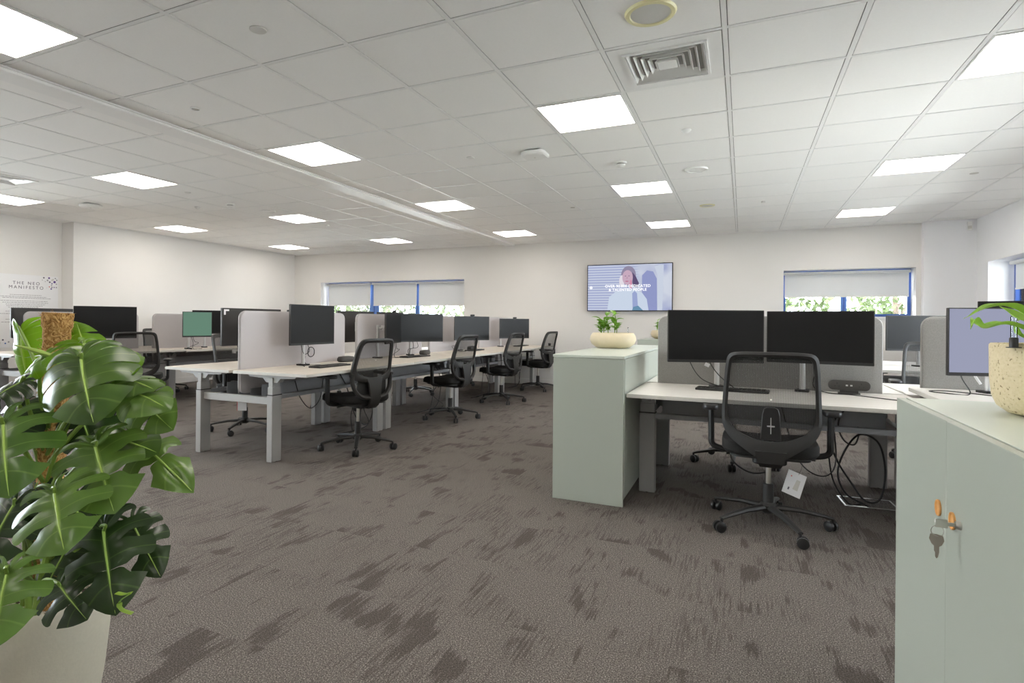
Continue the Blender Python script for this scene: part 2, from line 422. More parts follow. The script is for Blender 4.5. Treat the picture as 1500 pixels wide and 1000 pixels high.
def ceil_light(x,y,label,group=None):
    t = empty('ceiling_light',(x,y,CE),0,label,'ceiling light',group)
    f = MB(); o=.286; i=.276
    f.box(-o,o,-o,-i,-.004,.016).box(-o,o,i,o,-.004,.016).box(-o,-i,-i,i,-.004,.016).box(i,o,-i,i,-.004,.016)
    f.build('frame', M['tee'], t, smooth=False)
    MB().box(-i,i,-i,i,-.001,.012).build('diffuser', M['light'], t, smooth=False)
where = {('C',-2.5):'square lit ceiling panel cut off by the top left corner of the view',
 ('A',1.5):'square lit ceiling panel cut off by the right edge of the view',
 ('B',1.5):'largest whole lit ceiling panel, just left of the square air vent',
 ('C',1.5):'lit ceiling panel right beside the long metal ceiling strip, nearest whole one on its right',
 ('D',1.5):'nearest whole lit ceiling panel left of the long metal ceiling strip',
 ('E',1.5):'lit ceiling panel cut off by the left edge, above the wall poster',
 ('A',5.5):'middle lit ceiling panel of the right hand row, above the right desks',
 ('B',5.5):'lit ceiling panel behind the air vent, second of its row towards the television wall',
 ('C',5.5):'lit ceiling panel beside the metal strip, middle one of the three on its right',
 ('D',5.5):'middle lit ceiling panel left of the metal strip, beyond the smoke detector',
 ('E',5.5):'lit ceiling panel above the left wall, second one from the camera in the leftmost row',
 ('A',9.5):'lit ceiling panel in the right hand row, closest to the right back window',
 ('B',9.5):'small looking lit ceiling panel above and right of the television, at the back wall',
 ('C',9.5):'lit ceiling panel at the far end of the metal strip by the back wall',
 ('D',9.5):'lit ceiling panel above the left back window',
 ('E',9.5):'lit ceiling panel tucked in the far left corner of the room'}
for k,x in LXS.items():
    for r,y in zip((-2.5,1.5,5.5,9.5,-6.5),LYS):
        lb = where.get((k,r))
        if lb: ceil_light(x,y,lb,'square lit ceiling panels')
        else: ceil_light(x,y,'square lit ceiling panel of the row outside the picture, behind the viewer','square lit ceiling panels outside the view')
# air vents (four-way louvre)
def vent(x,y,label):
    t = empty('ceiling_vent',(x,y,CE),0,label,'air vent')
    f = MB(); o=.284; i=.20
    f.box(-o,o,-o,-i,-.001,.012).box(-o,o,i,o,-.001,.012).box(-o,-i,-i,i,-.001,.012).box(i,o,-i,i,-.001,.012)
    p=.215
    f.box(-p,p,-p,-i,-.010,0).box(-p,p,i,p,-.010,0).box(-p,-i,-i,i,-.010,0).box(i,p,-i,i,-.010,0)
    f.build('frame', M['tee'], t, smooth=False)
    MB().box(-i,i,-i,i,.05,.056).build('duct_back', M['void'], t, smooth=False)
    for d in range(4):
        a = PI/2*d
        for k in range(5):
            r0 = .195-.034*k; h=r0
            q = [(-h,r0,-.004),(h,r0,-.004),(h-.022,r0-.024,.034),(-h+.022,r0-.024,.034)]
            b = MB(); rot = Matrix.Rotation(a,3,'Z')
            b.prism([tuple(rot@Vector(v)) for v in q], tuple(rot@Vector((0,.0018,.001))))
            b.build('louvre', M['plastic_w'], t, smooth=False)
    MB().box(-.05,.05,-.05,.05,-.005,.03).build('centre_plate', M['plastic_w'], t, smooth=False)
vent(-.39,3.328,'square white four-way air vent with louvres in the ceiling, next to the cream ringed speaker')
vent(-6.972,3.328,'square white air vent at the left edge of the ceiling')
def disc(name,x,y,r,h,label,cat,m,ring=None,dome=0,n=32):
    prof=[(r,0),(r,-h*.6),(r*.93,-h)]
    if dome: prof += [(r*.6,-h-dome*.7),(r*.25,-h-dome)]
    if ring is None:
        o = MB().lathe(prof,n).build(name, M[m]); o.location=(x,y,CE+.004); return tag(o,label,cat)
    t = empty(name,(x,y,CE+.002),0,label,cat)
    MB().lathe([(r*.76,0),(r*.76,-h*.5),(r*.80,-h),(r*.94,-h*.9),(r,0)],n,cap=False).build('ring',M[ring],t)
    MB().lathe([(r*.77,-h*.55),(r*.4,-h*.62),(.001,-h*.65)],n,cap=False).build('grille',M[m],t)
    return t
disc('ceiling_speaker',-.40,2.745,.118,.012,'round ceiling speaker with aged cream ring near the top edge, before the air vent','speaker','grille','cream')
disc('ceiling_speaker',-.404,5.711,.105,.014,'round white speaker in the ceiling, middle of the three in line with the air vent','speaker','tile','plastic_w')
disc('ceiling_speaker',-.403,7.518,.09,.008,'small looking round flush speaker with cream rim, farthest in line with the air vent','speaker','grille','cream')
disc('ceiling_speaker',-5.731,5.715,.105,.014,'round white speaker in the left part of the ceiling, before the middle lit panel','speaker','tile','plastic_w')
disc('ceiling_cover_plate',-2.202,2.123,.042,.006,'small round grey cover plate on the near left ceiling tile','cover plate','grille')
disc('ceiling_sprinkler',-3.415,2.742,.032,.008,'small round recessed fitting in the ceiling tile next to the metal strip','sprinkler','steel','plastic_w')
disc('downlight',-2.189,4.54,.035,.008,'tiny bright round fitting on the ceiling left of the wireless access point','light fitting','plastic_w',None)
disc('ceiling_sensor',-.394,4.527,.036,.008,'small white domed sensor on the ceiling straight behind the air vent','sensor','plastic_w',None,.018)
disc('ceiling_sensor',-5.754,4.532,.034,.007,'small round sensor behind the nearest lit panel in the left half of the ceiling','sensor','plastic_w',None,.01)
disc('ceiling_sensor',-6.372,5.159,.036,.01,'small white domed sensor left of the smoke detector in the left half of the ceiling','sensor','plastic_w',None,.022)
disc('ceiling_sprinkler',-1.95,7.02,.03,.006,'tiny dark round fitting far back in the middle of the ceiling','sprinkler','steel')
disc('ceiling_sprinkler',.211,7.513,.022,.02,'tiny white sprinkler head far back, right of the flush cream rimmed speaker','sprinkler','plastic_w')
disc('ceiling_sprinkler',1.984,6.877,.035,.006,'thin round fitting in the ceiling near the right wall','sprinkler','steel')
disc('ceiling_sprinkler',-5.737,6.93,.028,.012,'tiny white fitting in the ceiling behind the middle lit panel, left of the metal strip','sprinkler','plastic_w')
disc('ceiling_sprinkler',-1.9,9.3,.022,.01,'tiny white fitting in the ceiling close to the back wall above the television','sprinkler','plastic_w')
def smoke(x,y,label):
    t = empty('smoke_detector',(x,y,CE+.002),0,label,'smoke detector')
    MB().lathe([(.055,0),(.055,-.010),(.046,-.016)],32).build('base',M['plastic_w'],t)
    MB().lathe([(.036,-.015),(.034,-.034),(.012,-.036)],32).build('chamber',M['black_s'],t)
    MB().lathe([(.044,-.022),(.044,-.028),(.030,-.044),(.012,-.048)],32).build('cap',M['plastic_w'],t)
smoke(-1.009,5.205,'white smoke detector with dark slots, right of the wireless access point')
smoke(-5.834,5.196,'white smoke detector with dark slots in the left half of the ceiling')
def wap(x,y,rz,label):
    t = empty('wireless_access_point',(x,y,CE+.002),rz,label,'access point')
    MB().rbox(-.075,.075,-.075,.075,-.012,0,.02).build('mount',M['alu'],t)
    b=MB(); rings=[]
    for s_,z in ((.9,-.010),(1,-.016),(1,-.034),(.9,-.046),(.6,-.050)):
        w=.105*s_; r=.05*s_; ring=[]
        for (ca,cb,s0) in ((w-r,w-r,0),(-w+r,w-r,PI/2),(-w+r,-w+r,PI),(w-r,-w+r,1.5*PI)):
            for k in range(7): a=s0+PI/2*k/6; ring.append((ca+r*math.cos(a),cb+r*math.sin(a),z))
        rings.append(ring)
    b.loft(rings).build('cover',M['plastic_w'],t)
    MB().lathe([(.008,-.0503),(.008,-.052)],12).build('emblem',M['grille'],t)
wap(-1.61,4.60,0,'white rounded square wireless access point on the ceiling left of a smoke detector')
wap(-7.491,4.514,0,'white wireless access point in the far left ceiling, before the wall column')
# passive alarm sensor in the corner
t = empty('alarm_sensor',(2.80,YW-.12,2.43),R_(-20),'small white alarm sensor high in the right back corner','alarm sensor')
MB().rbox(-.03,.03,-.05,-.012,0,.115,.012,'z').build('housing',M['plastic_w'],t)
MB().rbox(-.02,.02,-.054,-.048,.02,.06,.006,'y').build('lens',M['grille'],t)
MB().box(-.015,.015,-.014,.010,.03,.08).build('bracket',M['grille'],t)

# ------------------------------------------------------------------ windows
def window(n, axis, a0, a1, mull, p, sgn, bl, WS=WS, WT=WT):
    """axis: wall axis; p: glass plane; sgn: outward direction"""
    def B(b,a,c,lo,hi,d0,d1,mi=0):
        q0,q1 = sorted((p+sgn*d0,p+sgn*d1))
        return b.box(a,c,q0,q1,lo,hi,mi) if axis=='x' else b.box(q0,q1,a,c,lo,hi,mi)
    t = empty('window_%d'%n,(0,0,0)); struct(t)
    f=MB(); w=.045
    B(f,a0,a1,WS,WS+w,0,.06); B(f,a0,a1,WT-w,WT,0,.06); B(f,a0,a0+w,WS+w,WT-w,0,.06); B(f,a1-w,a1,WS+w,WT-w,0,.06)
    f.build('window_frame',M['blue_d'],t,smooth=False)
    for (m0,m1) in mull:
        g=MB(); B(g,m0,m1,WS+w,WT-w,-.012,.07); g.build('mullion',M['blue'],t,smooth=False)
        h=MB(); c=(m0+m1)/2; B(h,c-.006,c+.006,WS+w,WT-w,-.022,-.012); h.build('mullion_rib',M['blue_d'],t,smooth=False)
    g=MB(); B(g,a0+w,a1-w,WS+w,WT-w,.028,.034); g.build('glass',M['glass'],t,smooth=False)
    s=MB(); B(s,a0-.02,a1+.02,WS-.022,WS+.002,-.29,0); s.build('window_sill',M['trim'],t,smooth=False)
PG = YW+.26
window(1,'x',-8.41,-4.908,[(-7.29,-7.05),(-6.15,-6.05)],PG,1,None,1.0,WT)
window(2,'x',.57,2.231,[(1.353,1.433)],PG,1,None)
window(3,'y',6.9,9.43,[(8.3,8.36)],XR+.26,1,None)
window(4,'y',3.2,6.6,[(4.1,4.18),(5.4,5.48)],XR+.26,1,None,.8,WT)  # added window out of view, brings in daylight from the right
window(5,'y',-2.8,3.5,[(-1.2,-1.12),(.4,.48),(1.95,2.03)],XRE-.26,-1,None,.6,2.32)  # added window out of view, fills ceiling and cabinets from the left
def blind(axis,a0,a1,p,zb,label,group=None):
    t = empty('roller_blind',(0,0,0),0,label,'roller blind',group)
    if axis=='x':
        mk=lambda b,a,c,q0,q1,lo,hi:b.box(a,c,p+q0,p+q1,lo,hi)
    else: mk=lambda b,a,c,q0,q1,lo,hi:b.box(p+q0,p+q1,a,c,lo,hi)
    c=MB(); mk(c,a0,a1,-.045,.035,WT-.062,WT-.02); c.bevel(.008,2).build('cassette',M['plastic_w'],t)
    s=MB(); mk(s,a0+.012,a1-.012,.018,.0195,zb+.012,WT-.05); s.build('fabric',M['blind'],t,smooth=False)
    r=MB(); mk(r,a0+.012,a1-.012,.012,.024,zb-.008,zb+.014); r.build('bottom_bar',M['plastic_w'],t,smooth=False)
bp = YW+.19
g='white roller blinds in the left back window'
blind('x',-8.375,-7.235,bp,1.468,'pale roller blind half down, leftmost of the three in the left back window',g)
blind('x',-7.175,-6.085,bp,1.464,'pale roller blind half down, middle of the three in the left back window',g)
blind('x',-6.055,-4.925,bp,1.460,'pale roller blind half down, rightmost of the three in the left back window',g)
blind('x',.585,2.205,bp,1.562,'wide pale roller blind half down in the back window right of the television','white roller blind in the right back window')
blind('y',8.1,9.24,XR+.19,1.60,'pale roller blind in the window of the right hand wall','white roller blinds in the right wall')

# ------------------------------------------------------------------ outside
m,nt,b = node_mat('pale_bounce_ground'); b.inputs['Base Color'].default_value=(.78,.77,.74,1); b.inputs['Roughness'].default_value=.9  # unseen ground, made pale to throw daylight up onto the ceiling
tag(MB().box(-40,40,YW+.5,45,-.7,-.5).build('ground',m,smooth=False),kind='structure')
tag(MB().box(3.4,40,-20,YW+.49,-.7,-.5).build('ground',m,smooth=False),kind='structure')
tag(MB().box(-40,-9.81,-30,YW+.49,-.7,-.5).build('ground',m,smooth=False),kind='structure')
def leaf_out(name,c1,c2):
    m,nt,b=node_mat(name); tc=N(nt,'ShaderNodeTexCoord').outputs['Object']
    n1=N(nt,'ShaderNodeTexNoise'); n1.inputs['Scale'].default_value=2.5; n1.inputs['Detail'].default_value=3; L(nt,tc,n1.inputs['Vector'])
    L(nt,ramp(nt,n1.outputs['Fac'],[(.35,c1),(.65,c2)]),b.inputs['Base Color']); b.inputs['Roughness'].default_value=.5
    t=N(nt,'ShaderNodeBsdfTranslucent'); t.inputs[0].default_value=c2; mx=N(nt,'ShaderNodeMixShader'); mx.inputs[0].default_value=.3
    L(nt,b.outputs[0],mx.inputs[1]); L(nt,t.outputs[0],mx.inputs[2]); L(nt,mx.outputs[0],nt.nodes['Material Output'].inputs[0]); return m
lo1=leaf_out('garden_leaves',(.018,.03,.008,1),(.07,.10,.03,1)); lo2=leaf_out('garden_leaves_olive',(.015,.022,.010,1),(.07,.085,.04,1))
bark=mat('bark',(.12,.09,.07,1),.9,noise_amt=.3,bump=.6,bump_scale=60)
def tree(x,y,h,r,n,label,m,seed):
    rnd=random.Random(seed)
    t=empty('tree',(x,y,-.5),0,label,'tree','trees outside the windows')
    b=MB(); b.tube(bez([(0,0,0),(.06,.02,h*.3),(-.03,.05,h*.6),(.05,0,h*.9)],4),[.09,.085,.08,.075,.07,.066,.06,.055,.05,.04,.03,.022,.015][:13],8)
    for k in range(7):
        a=k*2.4; z=h*(.25+.08*k); b.tube([(0,0,z),(r*.35*math.cos(a),r*.35*math.sin(a),z+.25),(r*.7*math.cos(a),r*.7*math.sin(a),z+.55)],[.035,.022,.01],6)
    b.build('trunk',bark,t)
    f=MB()
    for k in range(n):
        while True:
            p=Vector((rnd.uniform(-1,1),rnd.uniform(-1,1),rnd.uniform(-1,1)))
            if .35<p.length<1: break
        c=Vector((p.x*r,p.y*r,h*.56+p.z*h*.46))
        if noise.noise(c*1.6+Vector((seed,0,0)))<-.12: continue
        s=rnd.uniform(.07,.13); u=Vector((rnd.gauss(0,1),rnd.gauss(0,1),rnd.gauss(0,.6))).normalized(); w=u.orthogonal().normalized()
        w=(Matrix.Rotation(rnd.uniform(0,6.28),3,u)@w)
        v=u*.5
        f.quad(c-w*s,c+v*s+u.cross(w)*s*.0,c+w*s,c-v*s)
    f.build('foliage',m,t,smooth=False,recalc=False)
k=0
for x,y,h,r,n,m_,lb in ((-14.6,17.2,4.2,1.5,3600,lo1,'green leafy tree behind the left pane of the left back window'),
 (-11.4,17.0,3.8,1.5,3600,lo2,'olive green tree behind the middle pane of the left back window'),
 (-8.4,16.8,4.0,1.3,1700,lo2,'sparse small tree behind the right pane of the left back window'),
 (.7,16.6,3.8,1.3,3600,lo1,'bright green tree behind the left half of the right back window'),
 (3.4,16.9,4.2,1.35,3600,lo1,'bright green tree behind the right half of the right back window'),
 (5.9,16.2,3.2,1.1,700,lo2,'sparse shrub at the right edge of the right back window')):
    k+=1; tree(x,y,h,r,n,lb,m_,k)

# ------------------------------------------------------------------ television and wall graphic
def text_mesh(body, size, mat_, name, parent, loc, rot, depth=.0008, align='CENTER', space=1.0, bold=0):
    cu=bpy.data.curves.new(name,'FONT'); cu.body=body; cu.size=size; cu.align_x=align; cu.align_y='CENTER'; cu.extrude=depth; cu.space_character=space; cu.space_line=.9
    cu.offset=bold
    o=bpy.data.objects.new('tmp',cu); C.objects.link(o); bpy.context.view_layer.update()
    me=bpy.data.meshes.new_from_object(o.evaluated_get(bpy.context.evaluated_depsgraph_get()))
    bpy.data.objects.remove(o); me.materials.clear(); me.materials.append(mat_)
    r=bpy.data.objects.new(name,me); C.objects.link(r); r.parent=parent; r.location=loc; r.rotation_euler=rot; return r
TX,TZ=-1.762,1.741; tw,th=.714,.402
tv = empty('television',(TX,YW,TZ),0,'wall mounted television showing a smiling woman and white lettering','television')
MB().rbox(-tw,tw,-.062,-.030,-th,th,.006,'y').build('housing',M['black'],tv)
MB().box(-.25,.25,-.030,-.001,-.2,.2).build('wall_bracket',M['black'],tv,smooth=False)
def screen_pic():
    m=bpy.data.materials.new('television_picture_blinds'); m.use_nodes=True; nt=m.node_tree; nt.nodes.remove(nt.nodes['Principled BSDF'])
    tc=N(nt,'ShaderNodeTexCoord').outputs['Object']; sx=N(nt,'ShaderNodeSeparateXYZ'); L(nt,tc,sx.inputs[0])
    w=N(nt,'ShaderNodeTexWave'); w.inputs['Scale'].default_value=7.2; w.bands_direction='Z'; w.inputs['Distortion'].default_value=.3; L(nt,tc,w.inputs['Vector'])
    c1=ramp(nt,w.outputs['Fac'],[(.25,srgb(168,176,214)),(.6,srgb(206,214,234))])
    n1=N(nt,'ShaderNodeTexNoise'); n1.inputs['Scale'].default_value=2.2; L(nt,tc,n1.inputs['Vector'])
    c2=ramp(nt,n1.outputs['Fac'],[(.4,srgb(170,178,214)),(.6,srgb(216,222,236))])
    f=fmath(nt,'MULTIPLY',fmath(nt,'ADD',sx.outputs[0],-.02),6,True)
    e=N(nt,'ShaderNodeEmission'); L(nt,mixc(nt,f,c1,c2),e.inputs[0]); e.inputs[1].default_value=.74
    L(nt,e.outputs[0],nt.nodes['Material Output'].inputs[0]); return m
sw,sh=tw-.013,th-.013
MB().box(-sw,sw,-.0635,-.061,-sh,sh).build('screen',screen_pic(),tv,smooth=False)
def flat(name,pts,m_,y,par):  # thin coloured area of the television picture
    return MB().prism([(a,y,c) for a,c in pts],(0,-.0006,0)).build(name,m_,par,smooth=False)
def ell(cx,cz,rx,rz,n=24,a0=0,a1=2*PI): return [(cx+rx*math.cos(a0+(a1-a0)*k/n),cz+rz*math.sin(a0+(a1-a0)*k/n)) for k in range(n)]
E_=lambda n,c,s=1.0:emis('picture_'+n,srgb(*c),s*.76)
scr=[o for o in tv.children if o.name.startswith('screen')][0]
flat('picture_arch',[(.22,-sh),(.22,.20),(.30,.28),(.40,.26),(.46,.14),(.47,-sh)],E_('arch',(150,158,204)),-.0636,scr)
flat('picture_light_post',[(.47,-sh),(.47,.2),(.42,.34),(.5,.37),(.57,.37),(.55,-sh)],E_('post',(208,216,232)),-.0638,scr)
flat('picture_blouse',[(-.36,-sh),(-.33,-.16),(-.22,-.07),(-.10,-.04),(.10,-.04),(.22,-.09),(.30,-.2),(.33,-sh)],E_('blouse',(208,220,238)),-.0642,scr)
flat('picture_blouse_shade',[(.07,-sh),(.06,-.10),(.10,-.06),(.14,-.10),(.16,-sh)],E_('shade',(160,172,214)),-.0648,scr)
flat('picture_teal',[(.06,-sh),(.08,-.33),(.16,-.31),(.24,-sh)],E_('teal',(110,150,178)),-.0650,scr)
flat('picture_hair',ell(-.005,.20,.125,.165),E_('hair',(150,142,168)),-.0644,scr)
flat('picture_hair_back',[(.06,.26),(.12,.18),(.17,.07),(.15,.0),(.07,.02)],E_('hair2',(98,84,120)),-.0646,scr)
flat('picture_face',ell(-.02,.17,.088,.125),E_('face',(206,176,196)),-.0652,scr)
flat('picture_cheek_light',ell(-.115,.11,.045,.10),E_('cheek',(232,226,236)),-.0649,scr)
flat('picture_ear_hand',[(.01,.0),(.02,.12),(.05,.13),(.06,.02),(.05,-.02)],E_('hand',(216,150,178)),-.0655,scr)
for ex in (-.055,.005): flat('picture_eye',ell(ex,.195,.014,.006,10),E_('eye',(120,100,130)),-.0658,scr)
flat('picture_nose',[(-.034,.18),(-.02,.18),(-.018,.145),(-.04,.145)],E_('nose',(190,156,178)),-.0657,scr)
flat('picture_mouth',ell(-.03,.105,.03,.010,12),E_('mouth',(190,120,150)),-.0658,scr)
flat('picture_round_mark',ell(-.645,.005,.028,.028),E_('mark',(238,240,250),1.15),-.0655,scr)
txt=E_('lettering',(250,250,255),1.25)
text_mesh('OVER 90,000 DEDICATED',.063,txt,'screen_lettering',scr,(-.02,-.067,.022),(PI/2,0,0),bold=.0016,space=1.08)
text_mesh('& TALENTED PEOPLE',.063,txt,'screen_lettering',scr,(-.02,-.067,-.040),(PI/2,0,0),bold=.0016,space=1.08)

gr = empty('wall_poster',(XRE,4.62,0),0,'large white wall poster with a heading, lines of print and violet dots','poster')
gb=MB().box(.001,.006,-.95,.575,.72,1.76).build('panel',M['wallr'],gr,smooth=False)
RW=(PI/2,0,PI/2)
text_mesh('THE NEO',.062,M['ink_d'],'lettering',gr,(.0065,.155,1.639),RW,space=1.45)
text_mesh('MANIFESTO',.062,M['ink_d'],'lettering',gr,(.0065,.155,1.578),RW,space=1.45)
rnd=random.Random(4)
for (yc,w,z) in ((.15,.40,1.47),(.12,.60,1.445),(.17,.62,1.425),(.12,.62,1.385),(.15,.58,1.360),(.15,.50,1.335),(.14,.46,1.312),(.12,.38,1.29),(.08,.36,1.235),(.1,.56,1.20),(.1,.4,1.12),(.1,.5,1.08)):
    b=MB(); y=yc-w/2
    while y<yc+w/2:
        l=rnd.uniform(.012,.04); b.box(.006,.0068,y,min(y+l,yc+w/2),z-.004,z+.003); y+=l+.007
    b.build('line_of_print',M['ink'],gr,smooth=False)
dots=[(.38,1.735,.011,'ink_d'),(.45,1.735,.013,'purple'),(.505,1.715,.012,'grille'),(.535,1.735,.010,'ink'),(.555,1.71,.008,'ink_d'),(.43,1.70,.012,'ink'),(.49,1.705,.011,'grille'),(.525,1.68,.017,'purple'),(.46,1.675,.012,'ink_d'),(.40,1.68,.006,'ink'),(.49,1.655,.009,'purple'),(.55,1.65,.009,'ink'),(.485,1.63,.009,'ink'),(.455,1.605,.008,'red'),(.49,1.600,.009,'ink_d'),(.52,1.60,.008,'purple'),(.55,1.60,.010,'ink'),(.48,1.575,.011,'purple'),(.42,1.585,.005,'grille'),(.36,1.70,.006,'ink'),
 (-.20,.83,.016,'blue_p'),(-.13,.83,.012,'ink_d'),(-.17,.79,.012,'grille'),(-.22,.77,.012,'red'),(-.10,.78,.010,'blue_p'),(-.28,.80,.012,'purple'),(-.06,.80,.011,'ink'),(-.34,.84,.010,'ink_d')]
for y,z,r,mn in dots:
    MB().prism([(.006,y+r*math.cos(2*PI*k/16),z+r*math.sin(2*PI*k/16)) for k in range(16)],(.0009,0,0)).build('printed_dot',M[mn],gr,smooth=False)
# ------------------------------------------------------------------ desks
def bench(loc, rz, zp, zm, label, top, group, leg='legw'):
    """1.6 m bay of back-to-back sit-stand desks; long axis local Y; zp/zm = top heights on the +x / -x side"""
    t = empty('bench_desk', loc, rz, label, 'desk', group)
    for s,z in ((1,zp),(-1,zm)):
        x0,x1 = sorted((s*.024,s*.80))
        b=MB().box(x0,x1,-.797,.797,z-.025,z); b.bevel(.002,1)
        tp=b.build('tabletop',top,t)
        e=MB(); xe=s*.8005
        e.box(*sorted((xe,xe+s*.0012)),-.797,.797,z-.023,z-.002)
        e.box(x0,x1,-.7985,-.797,z-.023,z-.002).box(x0,x1,.797,.7985,z-.023,z-.002)
        e.build('edge_band',M['edge'],tp,smooth=False)
        for ey in (-.725,.725):
            b=MB(); X=s*.405
            b.box(X-.03,X+.03,ey-.052,ey+.052,0,.535); b.bevel(.004,1)
            lg=b.build('leg',M[leg],t)
            b=MB().box(X-.0315,X+.0315,ey-.0535,ey+.0535,.533,.540); b.build('collar',M['black'],lg,smooth=False)
            b=MB().box(X-.0255,X+.0255,ey-.047,ey+.047,.53,.60).box(X-.021,X+.021,ey-.042,ey+.042,.60,z-.045)
            b.bevel(.002,1).build('inner_tube',M[leg],lg)
            b=MB().prism([(X-.26,ey-.03,z-.026),(X+.26,ey-.03,z-.026),(X+.24,ey-.03,z-.045),(X+.09,ey-.03,z-.052),(X+.06,ey-.03,z-.085),(X-.06,ey-.03,z-.085),(X-.09,ey-.03,z-.052),(X-.24,ey-.03,z-.045)],(0,.06,0))
            b.build('top_bracket',M[leg],lg,smooth=False)
            MB().lathe([(.03,0),(.03,.006)],10,(X,ey,-.0005)).build('foot',M['black'],lg)
    for ey in (-.725,.725):
        MB().box(-.376,.376,ey-.02,ey+.02,.455,.515).bevel(.003,1).build('crossbar',M[leg],t)
    # long beams and hanging cable trays
    for s in (1,-1):
        MB().box(*sorted((s*.385,s*.425)),-.673,.673,.50,.532).build('side_rail',M['tray'],t,smooth=False)
        b=MB(); a0,a1=s*.07,s*.20
        b.box(*sorted((a0,a1)),-.655,.655,.475,.478).box(*sorted((a0,a0+s*.003)),-.655,.655,.475,.56).box(*sorted((a1,a1+s*.003)),-.655,.655,.475,.60)
        for yy in (-.5,0,.5): b.box(*sorted((a0,a1)),yy-.012,yy+.012,.56,.563)
        b.build('cable_tray',M['tray'],t,smooth=False)
    return t
def dscreen(loc, rz, y0, y1, label, felt, group, ztop=1.213, zb=.517):
    t = empty('desk_screen', loc, rz, label, 'desk screen', group)
    MB().rbox(-.018,.018,y0,y1,zb,ztop,.06,'x',6).bevel(.004,2,60).build('panel',felt,t)
    # thin piping along the rim
    a=[]; r=.06
    for (cy,cz,s0) in ((y1-r,ztop-r,0),(y0+r,ztop-r,PI/2)):
        for k in range(7): q=s0+PI/2*k/6; a.append((0,cy+(r+.001)*math.cos(q),cz+(r+.001)*math.sin(q)))
    a=[(0,y1+.001,zb)]+a+[(0,y0-.001,zb)]
    MB().tube(a,.0145,6,ry=.003,up=(0,0,1)).build('edge_trim',M['felt_trim'],t) if False else MB().tube(a,.004,6).build('edge_trim',M['felt_trim'],t)
    MB().box(-.012,.012,y0+.2,y0+.24,zb-.05,zb+.02).box(-.012,.012,y1-.24,y1-.2,zb-.05,zb+.02).build('bracket',M['legw'],t,smooth=False)
    return t
AX=-3.842; ga='pale sit-stand bench desks of the long left row'
names=['nearest bay of the long left desk row, its pale wooden end facing the viewer','second bay of the long left desk row from the camera','third bay of the long left desk row, between the two middle chairs','last bay of the long left desk row by the television wall']
for k in range(4): bench((AX,4.24+1.6*k,0),0,.722,.722,names[k],M['wtop'],ga)
gs='lilac grey fabric screens along the long left desk row'
sn=['tall lilac grey desk screen, nearest of the long left row, behind the first black monitor','lilac grey desk screen second in the long left row, behind the nearest chair','lilac grey desk screen third in the long left row','lilac grey desk screen at the wall end of the long left row']
for k in range(4): dscreen((AX,4.24+1.6*k,0),0,-.71,.67,sn[k],M['felt_l'],gs)
BX=-7.6; gb_='pale sit-stand bench desks of the row by the left wall'
bench((BX,4.55,0),0,.735,.722,'bench desk bay nearest the wall poster, partly behind the big pot plant',M['wtop'],gb_,'leg')
bench((BX,6.15,0),0,.722,.722,'bench desk bay by the left wall with the pale green monitor on it',M['wtop'],gb_,'leg')
bench((BX,7.75,0),0,.722,.722,'bench desk bay by the left wall farthest from the camera',M['wtop'],gb_,'leg')
gsb='lilac grey fabric screens along the row by the left wall'
for k,l in enumerate(('lilac grey desk screen behind the coir pole, in front of the wall poster','lilac grey desk screen left of the pale green monitor','lilac grey desk screen farthest along the left wall')):
    dscreen((BX,4.55+1.6*k,0),0,-.71,.67,l,M['felt_l'],gsb)
gr_='white topped bench desks of the right cluster'
bench((.145,4.42,0),-PI/2,.70,.70,'white topped desk beside the sage cabinets with two big black monitors on it',M['wtop_r'],gr_,'leg')
bench((1.75,4.42,0),-PI/2,.75,.70,'white topped desk behind the near cabinet and pot, raised a little above its neighbour',M['wtop_r'],gr_,'leg')
bench((1.95,7.20,0),-PI/2,.722,.722,'white topped desk in the right back corner of the room',M['wtop_r'],'white topped bench desks in the back corner','leg')
dscreen((.145,4.42,0),-PI/2,-.71,.67,'speckled grey felt screen behind the two big black monitors',M['felt_d'],'speckled grey felt desk screens',1.19)
dscreen((1.75,4.42,0),-PI/2,-.73,.67,'speckled grey felt screen behind the pale lavender monitor',M['felt_d'],'speckled grey felt desk screens',1.19)

